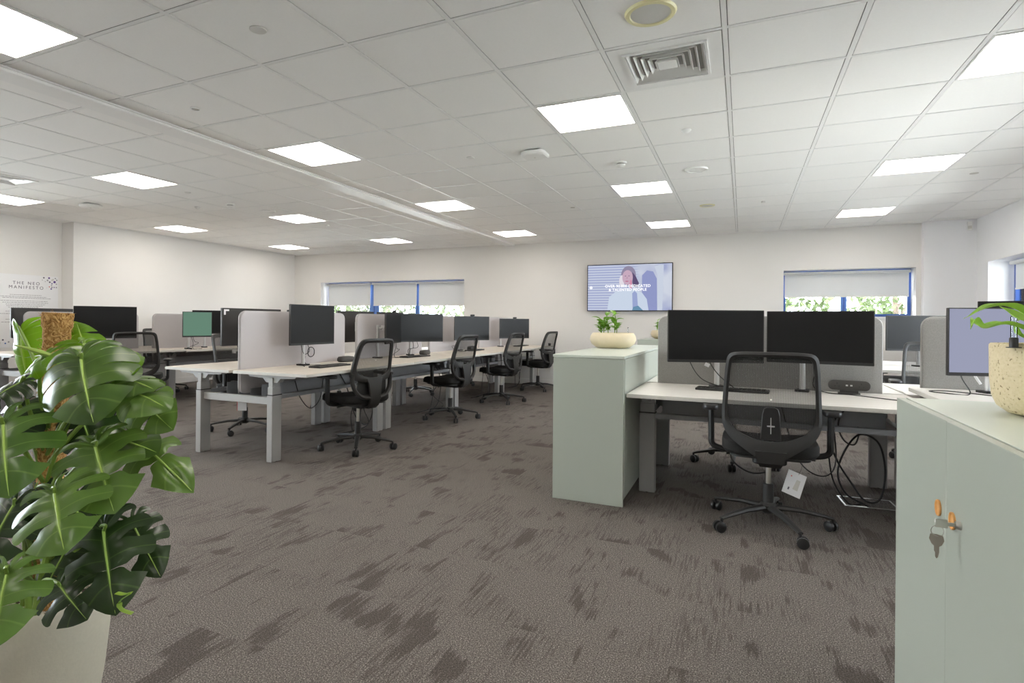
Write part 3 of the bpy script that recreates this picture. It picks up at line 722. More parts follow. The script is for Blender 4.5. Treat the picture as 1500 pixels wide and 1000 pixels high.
# ------------------------------------------------------------------ monitors
def monitor(A, B, zc, h, label, scr='screen', post=None, zdesk=.722, group=None, back=None, cam=False, arm='alu', vesa=False, name='monitor'):
    """A,B = left and right bottom-plane ends seen from the user's side (x,y); front faces the user"""
    A=Vector((A[0],A[1],0)); B=Vector((B[0],B[1],0)); c=(A+B)/2; d=B-A; w=d.length; yaw=math.atan2(d.y,d.x)
    t=empty(name,(c.x,c.y,zc),yaw,label,'monitor',group)
    hw,hh=w/2,h/2
    b=MB().rbox(-hw,hw,-.006,.012,-hh,hh,.004,'y',2)
    b.loft([[(-hw*.9,.012,-hh*.85),(hw*.9,.012,-hh*.85),(hw*.9,.012,hh*.85),(-hw*.9,.012,hh*.85)],[(-hw*.55,.034,-hh*.6),(hw*.55,.034,-hh*.6),(hw*.55,.034,hh*.6),(-hw*.55,.034,hh*.6)]])
    b.build('back_shell',M['mback'],t)
    g=.006; lb=.018
    MB().box(-hw+g,hw-g,-.0068,-.0058,-hh+lb,hh-g).build('screen',M[scr],t,smooth=False)
    MB().box(-hw+.001,hw-.001,-.0072,-.0060,-hh+.001,-hh+lb-.001).build('lower_bezel',M['black_s'],t,smooth=False)
    vm=MB().box(-.055,.055,.034,.042,-.055,.055)
    if vesa:
        for q in range(4):
            a=PI/4+q*PI/2; vm.box(.045*math.cos(a)*1.2-.012,.045*math.cos(a)*1.2+.012,.036,.044,.045*math.sin(a)*1.2-.012,.045*math.sin(a)*1.2+.012)
        vm.lathe([(.03,0),(.03,.02)],16,(0,.044,-.0)) 
    vm.build('mounting_plate',M[arm],t)
    if cam:
        cm=empty('webcam',(0,.0,hh),0); cm.parent=t
        MB().rbox(-.028,.028,-.022,.004,.001,.026,.008,'y').build('body',M['black'],cm)
        MB().box(-.016,.016,-.008,.02,-.02,.002).build('clip',M['black'],cm)
    if back:
        MB().box(hw-.075,hw-.02,.0121,.0128,hh-.06,hh-.012).build('sticker',M['paper'],t,smooth=False)
    if post:
        R=Matrix.Rotation(-yaw,3,'Z'); p=R@(Vector((post[0],post[1],0))-Vector((c.x,c.y,0)))
        zd=zdesk-zc; elbow=((p.x)*.5+.06,(p.y+.05)*.5+.03,0)
        b=MB().lathe([(.017,zd+.012),(.017,.03),(.012,.034)],16,(p.x,p.y,0)); b.build('pole',M[arm],t)
        MB().rbox(p.x-.04,p.x+.04,p.y-.05,p.y+.05,zd+.0005,zd+.014,.01).build('clamp_foot',M['black'],t)
        MB().tube([(p.x,p.y,-.01),elbow,(0,.05,0)],.016,8,ry=.013).build('arm',M[arm],t)
        MB().lathe([(.022,-.028),(.024,-.02),(.024,.02),(.02,.028)],16,elbow).build('arm_joint',M[arm],t)
    return t
gm='dark monitors on arms along the long left row'
# viewer side (users sit at +x, look towards -x): left end = nearer y
monitor((-3.60,3.86),(-3.60,4.45),1.098,.365,'large black monitor nearest on the long left row, facing the aisle',post=(-3.70,4.14),group=gm)
monitor((-3.515,5.21),(-3.66,5.74),1.06,.345,'black monitor seen almost edge on behind the nearest chair',post=(-3.72,5.36),group=gm,cam=True)
monitor((-3.68,5.76),(-3.33,6.17),1.06,.335,'black monitor turned towards the camera, second from the left on the long row',post=(-3.70,6.02),group=gm)
monitor((-3.585,6.98),(-3.28,7.46),1.045,.335,'black monitor above the second chair of the long row',post=(-3.70,7.35),group=gm,cam=True)
monitor((-3.60,8.62),(-3.25,9.05),1.03,.325,'black monitor nearest the television wall, above the third chair',post=(-3.70,8.9),group=gm,cam=True)
g2='dark monitors on the hidden side of the long left row'
monitor((-4.14,4.30),(-4.14,3.60),1.075,.335,'black monitor back with a white sticker, behind the nearest lilac screen',post=(-4.0,3.95),group=g2,back=True)
monitor((-4.14,4.98),(-4.14,4.40),1.075,.335,'black monitor whose top just shows over the nearest lilac screen',post=(-4.0,4.7),group=g2)
monitor((-4.14,5.86),(-4.14,5.16),1.07,.36,'black monitor back with a silver mount, seen in the gap between two lilac screens',post=(-4.0,5.62),group=g2,vesa=True)
monitor((-4.14,6.55),(-4.14,5.95),1.07,.36,'black monitor whose top edge shows over the second lilac screen',post=(-4.0,6.25),group=g2)
g3='monitors on the row by the left wall'
monitor((-6.905,3.98),(-6.60,4.52),1.095,.375,'wide black monitor between the coir pole and the left wall screen',post=(-7.3,4.4),group=g3,zdesk=.735)
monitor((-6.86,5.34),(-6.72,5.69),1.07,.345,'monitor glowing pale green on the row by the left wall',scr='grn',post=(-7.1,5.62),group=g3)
monitor((-7.25,5.80),(-6.98,6.18),1.10,.345,'dark monitor directly behind the pale green one',post=(-7.3,6.05),group=g3)
monitor((-7.86,4.52),(-7.86,3.83),1.08,.36,'black monitor back around the lilac screen behind the coir pole',post=(-7.75,4.2),group=g3)
monitor((-8.0,7.3),(-8.0,6.7),1.07,.35,'dark monitor far along the left wall row',post=(-7.8,7.0),group=g3)
monitor((-.458,4.035),(.128,4.235),1.055,.35,'big black monitor on the left above the near mesh chair',post=(-.16,4.30),zdesk=.70,group='big black monitors of the right cluster',arm='alu_w')
monitor((.148,4.255),(.728,4.15),1.057,.336,'wide black monitor on the right above the near mesh chair',post=(.36,4.30),zdesk=.70,group='big black monitors of the right cluster',arm='alu_w')
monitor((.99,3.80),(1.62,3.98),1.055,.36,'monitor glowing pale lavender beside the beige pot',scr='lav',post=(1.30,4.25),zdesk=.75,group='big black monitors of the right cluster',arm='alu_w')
monitor((1.30,6.86),(1.83,7.02),1.06,.35,'slate dark monitor on the desk in the right back corner',post=(1.62,7.12),zdesk=.722,arm='alu_w',group='monitors in the right back corner')
monitor((2.06,7.02),(2.5,6.86),1.20,.35,'black monitor by the right wall window, its top over the lavender screen',post=(2.3,7.12),zdesk=.722,arm='alu_w',group='monitors in the right back corner')

# ------------------------------------------------------------------ chairs
def yb(z): u=(z-.42)/.57; return -.225-.085*u+.03*math.sin(PI*max(0,min(1,u)))
def sym_loop(pts):
    """pts on +x side from top centre to bottom centre -> closed loop"""
    return pts+[(-x,z) for x,z in pts[-2:0:-1]]
def smooth2(pts,n=4):
    return [(v[0],v[1]) for v in bez([(x,z,0) for x,z in pts],n)]
def frame_loop(b,outer,inner,th,mi=0):
    rings=[]
    for (ox,oz),(ix,iz) in zip(outer,inner):
        mx,mz=(ox+ix)/2,(oz+iz)/2
        cv=.25*abs(ox)**2*1.2
        f=lambda x,z,dy:(x,yb(z)+1.1*x*x+dy,z)
        rings.append([f(ox,oz,-th*.35),f(mx,mz,-th*.6),f(ix,iz,-th*.35),f(ix,iz,th*.4),f(mx,mz,th*.5),f(ox,oz,th*.3)])
    b.loft(rings,cap=False,loop=True,mi=mi)
def chair(style, rbase, label):
    t=empty('office_chair',(0,0,0),0,label,'office chair')
    # base
    bs=MB(); bs.lathe([(.03,.075),(.042,.085),(.046,.12),(.034,.135)],20)
    for k in range(5):
        a=rbase+2*PI*k/5; c,s=math.cos(a),math.sin(a)
        bs.tube([(c*.03,s*.03,.108),(c*.16,s*.16,.103),(c*.29,s*.29,.082),(c*.325,s*.325,.074)],[.026,.021,.016,.015],ry=[.017,.014,.011,.008],n=8)
    base=bs.build('base',M['frame_g'],t)
    for k in range(5):
        a=rbase+2*PI*k/5; c,s=math.cos(a),math.sin(a); w=MB()
        aa=a+.6+k*1.3; ux,uy=math.cos(aa),math.sin(aa)
        px_,py_=c*.322,s*.322
        w.lathe([(.008,.05),(.008,.075)],8,(px_,py_,0))
        for sd in (-1,1):
            rings=[]
            for off,rr in ((.006,.024),(.008,.029),(.022,.029),(.026,.022)):
                cx,cy=px_+ux*off*sd-uy*.012,py_+uy*off*sd+ux*.012
                rings.append([(cx-uy*rr*math.cos(2*PI*q/14),cy+ux*rr*math.cos(2*PI*q/14),.0295+rr*math.sin(2*PI*q/14)) for q in range(14)])
            w.loft(rings)
        w.build('caster',M['black_s'],base)
    MB().lathe([(.028,.11),(.028,.235),(.024,.24)],16).build('column_cover',M['frame_g'],t)
    MB().lathe([(.014,.236),(.014,.385)],14).build('gas_lift',M['steel'],t)
    # mechanism and seat
    m=MB().rbox(-.085,.085,-.15,.12,.375,.42,.03).bevel(.006,1,60)
    m.tube([(.05,.05,.395),(.17,.05,.392),(.215,.05,.388)],.007,6).tube([(-.05,.0,.395),(-.18,.0,.392),(-.22,.0,.388)],.007,6)
    m.rbox(.195,.235,.035,.065,.38,.396,.008)
    m.build('tilt_mechanism',M['black'],t)
    st=MB(); rings=[]
    for f,z,sh in ((.80,.415,0),(.94,.425,0),(1,.445,0),(1,.468,0),(.97,.485,0),(.86,.492,0),(.5,.490,0)):
        ring=[]
        for k in range(40):
            a=2*PI*k/40; ca,sa=math.cos(a),math.sin(a); e=.42
            x=.243*f*math.copysign(abs(ca)**e,ca); y=.235*f*math.copysign(abs(sa)**e,sa)+.035
            zz=z-(.030*max(0,(y-.16)/.11)**2 if z>.44 else 0)+(.012*(x/.24)**2 if z>.46 else 0)
            ring.append((x,y,zz))
        rings.append(ring)
    st.loft(rings).build('seat',M['fabric'],t)
    MB().rbox(-.20,.20,-.17,.22,.408,.420,.06).build('seat_pan',M['black'],t)
    # arms
    for s in (-1,1):
        a=MB().tube(bez([(s*.15,.02,.405),(s*.25,.02,.412),(s*.298,.02,.435),(s*.303,.02,.50),(s*.305,.02,.645)],5),.017,8,ry=.024,up=(0,1,0))
        ar=a.build('armrest',M['black'],t)
        MB().rbox(s*.305-.042,s*.305+.042,-.09,.15,.645,.672,.035).bevel(.007,2,60).build('arm_pad',M['black_s'],ar)
    if style=='mesh':
        out=sym_loop(smooth2([(0,.995),(.15,.992),(.205,.975),(.222,.92),(.232,.80),(.240,.66),(.236,.585),(.20,.52),(.12,.46),(.06,.425),(0,.42)]))
        inn=sym_loop(smooth2([(0,.968),(.14,.965),(.183,.950),(.196,.90),(.206,.79),(.212,.68),(.205,.615),(.17,.565),(.10,.530),(.05,.518),(0,.515)]))
        b=MB(); frame_loop(b,out,inn,.032)
        b.loft([[(-.075,yb(.46)-.02,.465),(.075,yb(.46)-.02,.465),(.075,yb(.46)+.012,.465),(-.075,yb(.46)+.012,.465)],
                [(-.06,-.235,.40),(.06,-.235,.40),(.06,-.19,.40),(-.06,-.19,.40)],[(-.05,-.20,.372),(.05,-.20,.372),(.05,-.13,.372),(-.05,-.13,.372)]])
        b.build('back_frame',M['frame_g'],t)
        mm=MB(); cz=.74
        rings=[[(x*f,yb(cz+(z-cz)*f)+1.1*(x*f)**2+.006,cz+(z-cz)*f) for x,z in inn] for f in (1.01,.8,.6,.4,.2,.02)]
        mm.loft(rings,cap=False).build('back_mesh',M['mesh'],t)
        l=MB(); rr=[]
        for z,w in ((.525,.05),(.56,.048),(.66,.042),(.69,.036),(.70,.02)):
            rr.append([(-w,yb(z)-.012,z),(w,yb(z)-.012,z),(w,yb(z)+.002,z),(-w,yb(z)+.002,z)])
        l.loft(rr); l.bevel(.003,1)
        lu=l.build('lumbar_pad',M['black_s'],t)
        MB().box(-.018,.018,yb(.60)-.02,yb(.60)-.011,.597,.603).box(-.002,.002,yb(.6)-.016,yb(.6)-.011,.56,.66).build('lumbar_slider',M['alu'],lu,smooth=False)
    else:
        out=sym_loop(smooth2([(0,.99),(.12,.987),(.168,.968),(.190,.91),(.204,.80),(.214,.70),(.213,.655),(.16,.628),(.08,.610),(.04,.606),(0,.605)]))
        inn=sym_loop(smooth2([(0,.955),(.11,.952),(.142,.938),(.158,.89),(.170,.80),(.177,.735),(.168,.700),(.125,.672),(.06,.655),(.03,.651),(0,.650)]))
        b=MB(); frame_loop(b,out,inn,.030)
        fb=b.build('back_frame',M['frame_g'],t)
        mm=MB(); cz=.80
        rings=[[(x*f,yb(cz+(z-cz)*f)+1.1*(x*f)**2+.006,cz+(z-cz)*f) for x,z in inn] for f in (1.01,.8,.6,.4,.2,.02)]
        mm.loft(rings,cap=False).build('back_mesh',M['mesh'],t)
        for s in (-1,1):
            P=bez([(s*.200,yb(.68)+.04,.685),(s*.203,yb(.62)+.035,.62),(s*.185,yb(.55)+.02,.55),(s*.13,yb(.49)+.005,.492),(s*.05,yb(.47)-.01,.475)],5)
            MB().tube(P,.017,8,ry=.022,up=(0,1,0)).build('side_loop',M['frame_g'],t)
        sp=MB(); rr=[]
        for z,w,dy in ((.645,.085,0),(.60,.070,-.012),(.52,.058,-.02),(.46,.055,-.018),(.41,.052,0.0)):
            y=yb(z)+dy; rr.append([(-w,y-.012,z),(w,y-.012,z),(w,y+.014,z),(-w,y+.014,z)])
        rr.append([(-.045,-.20,.378),(.045,-.20,.378),(.045,-.13,.378),(-.045,-.13,.378)])
        sp.loft(rr); sp.bevel(.004,1); sp.build('back_spine',M['frame_g'],t)
        l=MB(); rr=[]
        for z,w in ((.50,.13),(.53,.15),(.60,.15),(.63,.13)):
            rr.append([(-w,yb(z)+.022+.5*w*w,z),(0,yb(z)+.018,z),(w,yb(z)+.022+.5*w*w,z),(w,yb(z)+.032+.5*w*w,z),(0,yb(z)+.030,z),(-w,yb(z)+.032+.5*w*w,z)])
        l.loft(rr).build('lumbar_pad',M['black_s'],t)
    return t
c_mesh=chair('mesh',R_(7),'x'); c_frm=chair('frame',R_(15),'x')
gA='dark office chairs along the aisle side of the long left row'
place(c_mesh,False,(.14,3.63,0),0,'black mesh office chair nearest the camera, its back to the viewer at the right desk','black mesh office chairs')
place(c_mesh,True,(-.05,5.12,0),PI+.15,'black mesh office chair mostly hidden behind the right desk, only its wheels showing')
place(c_mesh,True,(1.50,5.95,0),PI-.1,'black office chair behind the felt screen in the right back corner')
place(c_mesh,True,(-6.42,4.42,0),R_(48),'black mesh office chair behind the big pot plant leaves, near the wall poster')
place(c_mesh,True,(-8.45,4.9,0),-PI/2,'black office chair at the left wall, peeking past the lilac screen')
place(c_frm,False,(-3.12,4.20,0),R_(73),'dark office chair nearest the camera on the long left row, beside the first desk end',gA)
place(c_frm,True,(-3.12,5.98,0),R_(78),'dark office chair second along the aisle side of the long row')
place(c_frm,True,(-3.12,7.55,0),R_(78),'dark office chair third along the aisle side of the long row')
place(c_frm,True,(-3.12,9.15,0),R_(78),'dark office chair last in the aisle, next to the television wall')
gH='dark office chairs on the far side of the long left row'
place(c_frm,True,(-4.66,4.36,0),R_(-84),'dark office chair behind the end frame of the long row, a booklet hanging under it',gH)
place(c_frm,True,(-4.72,5.95,0),R_(-95),'dark office chair on the hidden side of the long row, second from the camera',gH)
place(c_frm,True,(-4.62,7.68,0),R_(-88),'dark office chair on the hidden side of the long row, third from the camera',gH)
place(c_frm,True,(-4.62,9.15,0),R_(-90),'dark office chair on the hidden side of the long row, nearest the back wall',gH)
place(c_frm,True,(-8.3,6.15,0),R_(-88),'dark office chair on the wall side, its wheels showing past the silver desk legs','dark office chairs by the left wall')
# ------------------------------------------------------------------ camera frame helper (world point from view direction and distance along the view axis)
F_,CX_,CY_,YAW,ROLL = 838.35,703.0,470.8,-.4302,.0082
_c,_s=math.cos(YAW),math.sin(YAW); _cr,_sr=math.cos(ROLL),math.sin(ROLL)
RIGHT=Vector((_cr*_c,-_cr*_s,_sr)); FWD=Vector((_s,_c,0)); UP=Vector((-_sr*_c,_sr*_s,_cr))
def at(x,y,d): return Vector((0,0,CH))+RIGHT*((x-CX_)/F_*d)+FWD*d-UP*((y-CY_)/F_*d)

# ------------------------------------------------------------------ cabinets
def cup_pull(par,x,y,z,s):
    b=MB(); rings=[]
    for r,h in ((.0178,0),(.0182,.0035),(.0172,.0045),(.0160,.0040),(.0145,.0012),(.008,.0004),(.0005,.0003)):
        rings.append([(x+s*h,y+r*math.cos(2*PI*k/24),z+1.05*r*math.sin(2*PI*k/24)) for k in range(24)])
    return b.loft(rings).build('cup_pull',M['oak'],par)
def cabinet(x0,x1,y0,y1,zt,label,group,doors,near_panel=False,pulls=()):
    """long low cabinet, doors on the -x face; doors = list of y splits"""
    t=empty('storage_cabinet',((x0+x1)/2,(y0+y1)/2,0),0,label,'cabinet',group)
    ox,oy=(x0+x1)/2,(y0+y1)/2; a0,a1,b0,b1=x0-ox,x1-ox,y0-oy,y1-oy
    MB().box(a0+.021,a1,b0+(.019 if near_panel else 0),b1,.05,zt-.002).build('body',M['sage'],t,smooth=False)
    MB().box(a0+.05,a1-.03,b0+.02,b1-.01,.0,.05).build('plinth',M['sage'],t,smooth=False)
    if near_panel: MB().box(a0+.004,a1-.004,b0,b0+.018,0,zt-.001).bevel(.0015,1).build('end_panel',M['sage'],t)
    ds=[]
    for (d0,d1) in doors:
        d=MB().box(a0,a0+.019,d0-oy+.0006,d1-oy-.0006,.052,zt).bevel(.001,1).build('door',M['sage'],t); ds.append(d)
    for (k,py_,pz_) in pulls: cup_pull(ds[k],a0-.0005,py_-oy,pz_,-1)
    return t,ds,(ox,oy)
gc='sage green storage cabinets in the middle of the room'
cabinet(-1.12,-.66,3.585,4.565,.915,'sage green cabinet in the middle of the room, its flat end facing the camera',gc,[(3.605,4.075),(4.075,4.565)],True,[(0,4.04,.72),(1,4.11,.72)])
cabinet(-1.12,-.66,4.567,5.55,.915,'sage green cabinet behind the one whose end faces the camera, beside the white desk',gc,[(4.567,5.06),(5.06,5.55)],False,[(0,5.02,.72),(1,5.10,.72)])
tag(MB().box(-1.12,-.66,3.583,5.552,.9155,.933).bevel(.002,1).build('cabinet_top',M['sage_l'],None),'pale sage top board over the two middle cabinets, carrying the beige bowl','cabinet top')
cabinet(-1.20,-.74,7.34,8.32,.933,'sage green cabinet farthest back, just showing beyond the middle cabinets',gc,[(7.36,7.83),(7.83,8.32)],True)
nc,nd,(nox,noy)=cabinet(.42,.88,1.19,2.07,.925,'large sage green cabinet at the right, with oak cup pulls and keys',gc,[(1.19,1.6125),(1.6125,2.07)],False,[(1,1.660,.716),(0,1.561,.716)])
cabinet(.42,.88,.30,1.186,.925,'sage green cabinet nearest the camera, continuing past the right edge of the view',gc,[(.30,.74),(.74,1.186)],False)
# pale inset top panels
for (y0,y1,l) in ((1.19,2.07,'pale sage inset top of the near cabinet, under the speckled beige pot'),(.30,1.186,'pale sage inset top of the cabinet cut off by the right edge')):
    tag(MB().box(.4425,.879,y0+.001,y1-.001,.9235,.9262).build('cabinet_top',M['sage_l'],None,smooth=False),l,'cabinet top')
# lock with key, and the bunch of keys
lk=MB(); lx,ly,lz=.42-nox,1.517-noy,.720
rings=[[(lx-h,ly+r*math.cos(2*PI*k/18),lz+r*math.sin(2*PI*k/18)) for k in range(18)] for r,h in ((.0095,0),(.0095,.004),(.0075,.009),(.006,.0095))]
lk.loft(rings).build('lock',M['steel'],nd[0])
ky=empty('keys',(.4105,1.517,.720),0,'two keys, one turned in the cabinet lock and one hanging from its ring','keys')
b=MB(); b.box(-.030,.001,-.001,.001,-.004,.004).box(-.034,-.012,-.0012,.0012,-.009,.009); b.bevel(.0008,1).build('lock_key',M['steel'],ky)
b=MB(); b.tube([(-.030+.011*math.cos(2*PI*k/20),.002*math.sin(2*PI*k/10),-.016+.012*math.sin(2*PI*k/20)) for k in range(20)],.0008,6,loop=True).build('key_ring',M['steel'],ky)
pts=[(-.011,0),(-.013,-.010),(-.009,-.020),(-.0045,-.024),(-.0045,-.034),(-.0025,-.037),(-.0025,-.046),(0,-.050),(.0025,-.047),(.0045,-.036),(.0045,-.024),(.009,-.020),(.013,-.010),(.011,0),(0,.002)]
rt=Matrix.Rotation(R_(-25),3,'Z')
MB().prism([tuple(rt@Vector((x,0,z))+Vector((-.031,0,-.026))) for x,z in pts],tuple(rt@Vector((0,.0018,0)))).build('hanging_key',M['brass'],ky,smooth=False)

# ------------------------------------------------------------------ leaves
def interp(tab,x):
    for (a,b),(c,d) in zip(tab,tab[1:]):
        if x<=c: return b+(d-b)*(x-a)/(c-a)
    return tab[-1][1]
OUT=[(0,1.0),(12,.90),(26,.78),(45,.68),(65,.60),(90,.52),(115,.45),(140,.38),(160,.30),(172,.18)]
def monstera_leaf(par,J,T,nrm,m,width=1.0,split=1.0,droop=.25,fold=.18,seed=0,lobes=6,curl=0.0,holes=True):
    rnd=random.Random(seed*7+3)
    J=Vector(J); T=Vector(T); y=(T-J); Ln=y.length; y.normalize(); n=Vector(nrm); n=(n-y*n.dot(y)).normalized(); x=y.cross(n)
    def S(px_,py_,lb):
        z=-droop*(py_**2)*.5-fold*abs(px_)**1.6*1.6+lb
        # chord correction so that tip lands near T
        z+=droop*.5*max(0,py_)
        z-=curl*max(0,abs(px_)-.25)**2*3
        return J+(x*px_+y*py_+n*z)*Ln
    b=MB(); uvs={}; bm=b.bm
    for side in (-1,1):
        th0=4
        bounds=[0]+[172*((k+rnd.uniform(-.12,.12))/lobes)**.92 for k in range(1,lobes)]+[172]
        for li in range(lobes):
            a0,a1=bounds[li],bounds[li+1]; thc=(a0+a1)/2
            sp=split*(1 if 0<li<lobes-1 else .0)
            spl=split*rnd.uniform(.75,1.1) if li>0 else 0   # gap at lower boundary (towards tip)
            sph=split*rnd.uniform(.75,1.1) if li<lobes-1 else 0
            ust=rnd.uniform(.26,.42)
            na,nu=6,11
            grid=[]
            for i in range(na+1):
                a=-1+2*i/na; row=[]
                for j in range(nu+1):
                    u=j/nu
                    g=max(0,min(1,(u-ust)/.28)); g=g*g*(3-2*g)
                    gap=g*.42*(sph if a>0 else spl)
                    th=thc+a*(a1-a0)/2*(1-gap)
                    ro=interp(OUT,th)*(1-.06*abs(a)**3*(1 if li>0 else 0))
                    s0=.80*max(0,1-th/112)**1.15
                    ox=side*ro*math.sin(R_(th))*width; oy=ro*math.cos(R_(th))
                    # veins sweep toward the tip
                    px_=ox*u; py_=s0+(oy-s0)*u-.05*math.sin(PI*u)*math.sin(R_(min(th,90)))
                    lb=.022*(1-a*a)*math.sin(PI*min(1,u*1.1))+.012*math.sin(seed+th*.09+u*3)
                    v=bm.verts.new(S(px_,py_,lb)); row.append(v); uvs[v]=(u,li+(a+1)/2+ (20 if side<0 else 0))
                grid.append(row)
            for i in range(na):
                for j in range(nu):
                    q=[grid[i][j],grid[i+1][j],grid[i+1][j+1],grid[i][j+1]]
                    if side<0: q=q[::-1]
                    f=bm.faces.new(q)
    uvl=bm.loops.layers.uv.new('UVMap')
    for f in bm.faces:
        for l in f.loops: l[uvl].uv=uvs[l.vert]
    bmesh.ops.remove_doubles(bm,verts=bm.verts,dist=Ln*.0012)
    lf=b.build('leaf',m,par,recalc=False)
    lf.data.set_sharp_from_angle(angle=R_(180))
    pts=[S(0,t,.030*0+.004)+n*.0006 for t in (0,.15,.3,.45,.6,.75,.88,.97)]
    MB().tube(pts,[.0024*Ln/.13*q for q in (1,.85,.72,.6,.5,.4,.28,.12)],6).build('midrib',M['steml'],lf)
    return lf
def simple_leaf(par,base,tip,nrm,m,w,droop=.2,fold=.25,name='leaf',mid=True):
    J=Vector(base);T=Vector(tip);y=T-J;Ln=y.length;y.normalize();n=Vector(nrm);n=(n-y*n.dot(y)).normalized();x=y.cross(n)
    b=MB();bm=b.bm;uvs={};g=[]
    for i in range(11):
        t=i/10; ww=w*math.sin(PI*min(1,t**.85*.97+.03))**.8 if t<1 else .0005
        row=[]
        for j in range(-3,4):
            q=j/3; v=bm.verts.new(J+y*(t*Ln)+x*(q*ww)+n*(droop*Ln*(t-t*t)*1.6-0*fold-fold*0+abs(q)**1.4*ww*fold)); uvs[v]=(abs(q),.1); row.append(v)
        g.append(row)
    for i in range(10):
        for j in range(6): bm.faces.new((g[i][j],g[i][j+1],g[i+1][j+1],g[i+1][j]))
    uvl=bm.loops.layers.uv.new('UVMap')
    for f in bm.faces:
        for l in f.loops: l[uvl].uv=uvs[l.vert]
    return b.build(name,m,par,recalc=False)

# ------------------------------------------------------------------ the big monstera
PX,PY=-1.66,.90
mon=empty('potted_monstera',(0,0,0),0,'big monstera plant in a cream planter with a coir pole, in the left foreground','potted plant')
pot=MB().lathe([(.072,0),(.092,.02),(.112,.10),(.128,.20),(.139,.31),(.142,.38),(.140,.410),(.134,.418),(.127,.412),(.125,.37)],56,(PX,PY,0),cap=False).lathe([(.001,.002),(.072,.002)],56,(PX,PY,0),cap=False)
pot.build('planter',M['stone'],mon)
MB().lathe([(.1255,.372),(.10,.380),(.05,.384),(.001,.385)],40,(PX,PY,0),cap=False).build('soil',M['soil'],mon)
gv=mat('pebble',(.55,.5,.42,1),.7,noise_amt=.5,noise_scale=60)
rnd=random.Random(8); b=MB()
for k in range(420):
    a=rnd.uniform(0,6.28); r=.121*math.sqrt(rnd.random()); s=rnd.uniform(.003,.0055)
    c=(PX+r*math.cos(a),PY+r*math.sin(a),.384); b.lathe([(s*.5,-s*.6),(s,0),(s*.5,s*.7)],5,c)
tag(b.build('gravel',gv,mon),kind='stuff')
# coir pole, slightly leaning
pb=at(80,880,1.50); pt=at(85,458,1.50)
pb=Vector((PX+.0,PY-.01,.36)); ax=(pt-pb).normalized()
b=MB(); rings=[]; sx=ax.orthogonal().normalized(); sy=ax.cross(sx); Lp=(pt-pb).length
for i in range(91):
    t=i/90; c=pb+ax*(Lp*t); ring=[]
    for k in range(36):
        a=2*PI*k/36; r=.0305+.0035*noise.noise(Vector((math.cos(a)*2.2,math.sin(a)*2.2,t*26)))+.002*noise.noise(Vector((math.cos(a)*8,math.sin(a)*8,t*90)))
        if t>.955: r+=.004
        ring.append(c+(sx*math.cos(a)+sy*math.sin(a))*r)
    rings.append(ring)
b.loft(rings).build('coir_pole',M['coir'],mon)
rnd=random.Random(5); b=MB()
for k in range(900):
    t=rnd.random(); a=rnd.uniform(0,6.28); c=pb+ax*(Lp*t)+(sx*math.cos(a)+sy*math.sin(a))*.0315
    d=((sx*-math.sin(a)+sy*math.cos(a))*rnd.uniform(-1,1)+ax*rnd.uniform(-1,1)+(sx*math.cos(a)+sy*math.sin(a))*rnd.uniform(.1,.5)).normalized()*rnd.uniform(.008,.018)
    b.tube([c,c+d*.5+ (sx*math.cos(a)+sy*math.sin(a))*.002,c+d],.0004,3)
tag(b.build('coir_fibres',M['coir'],mon,smooth=False),kind='stuff')
# woody stems in the pot
for k,(x0,y0,d0,x1,y1,d1) in enumerate(((62,880,1.50,70,700,1.49),(95,885,1.48,108,720,1.45),(50,880,1.55,40,720,1.5),(78,885,1.44,84,760,1.42))):
    a=at(x0,y0,d0); c=at(x1,y1,d1); a=Vector((PX+(k-1.5)*.035,PY-.03-.01*k,.38)); MB().tube(bez([a,(a+c)/2+Vector((.01,-.01,0)),c],5),.010,8).build('stem',M['stem'],mon)
POLE=lambda z: pb+ax*((z-pb.z)/ax.z)
def leaf(J,T,nh,m,width=1.0,split=1.0,droop=.3,fold=.2,sd=0,root=None,curl=0.0,lobes=5):
    width*=.86; fold*=1.5
    """J,T = (x,y,depth) joint and tip; nh = normal hint in view terms (right, up, towards camera)"""
    j=at(*J); t_=at(*T); n=RIGHT*nh[0]+UP*nh[1]-FWD*nh[2]
    monstera_leaf(mon,j,t_,n,M[m],width,split,droop,fold,sd,lobes,curl)
    if root is None:
        z=max(.42,min(1.02,j.z-.20)); root_p=POLE(z)-FWD*.02
    else: root_p=at(*root)
    mid=(root_p+j)/2+UP*.03+ (j-root_p).cross(UP).normalized()*.01
    MB().tube(bez([root_p,mid,j+(j-t_).normalized()*.012+n*.004,j],6),[.0055]*6+[.0045]*6+[.0036]*7,7).build('petiole',M['stem'],mon)
# front top leaves
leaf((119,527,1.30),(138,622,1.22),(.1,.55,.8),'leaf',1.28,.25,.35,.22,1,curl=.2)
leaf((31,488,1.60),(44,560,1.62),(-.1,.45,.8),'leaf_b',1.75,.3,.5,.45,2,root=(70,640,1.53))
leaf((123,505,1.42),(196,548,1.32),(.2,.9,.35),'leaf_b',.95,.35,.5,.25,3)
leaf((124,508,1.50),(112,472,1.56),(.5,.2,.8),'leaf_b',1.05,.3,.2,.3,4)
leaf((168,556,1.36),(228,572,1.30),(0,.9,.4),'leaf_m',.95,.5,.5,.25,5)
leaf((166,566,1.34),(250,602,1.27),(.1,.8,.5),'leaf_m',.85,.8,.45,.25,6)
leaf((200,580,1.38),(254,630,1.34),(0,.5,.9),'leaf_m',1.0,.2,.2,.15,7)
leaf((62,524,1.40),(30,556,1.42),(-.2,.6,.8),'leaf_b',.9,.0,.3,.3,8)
leaf((30,560,1.36),(-30,600,1.32),(-.2,.6,.7),'leaf_d',1.2,.5,.35,.2,9)
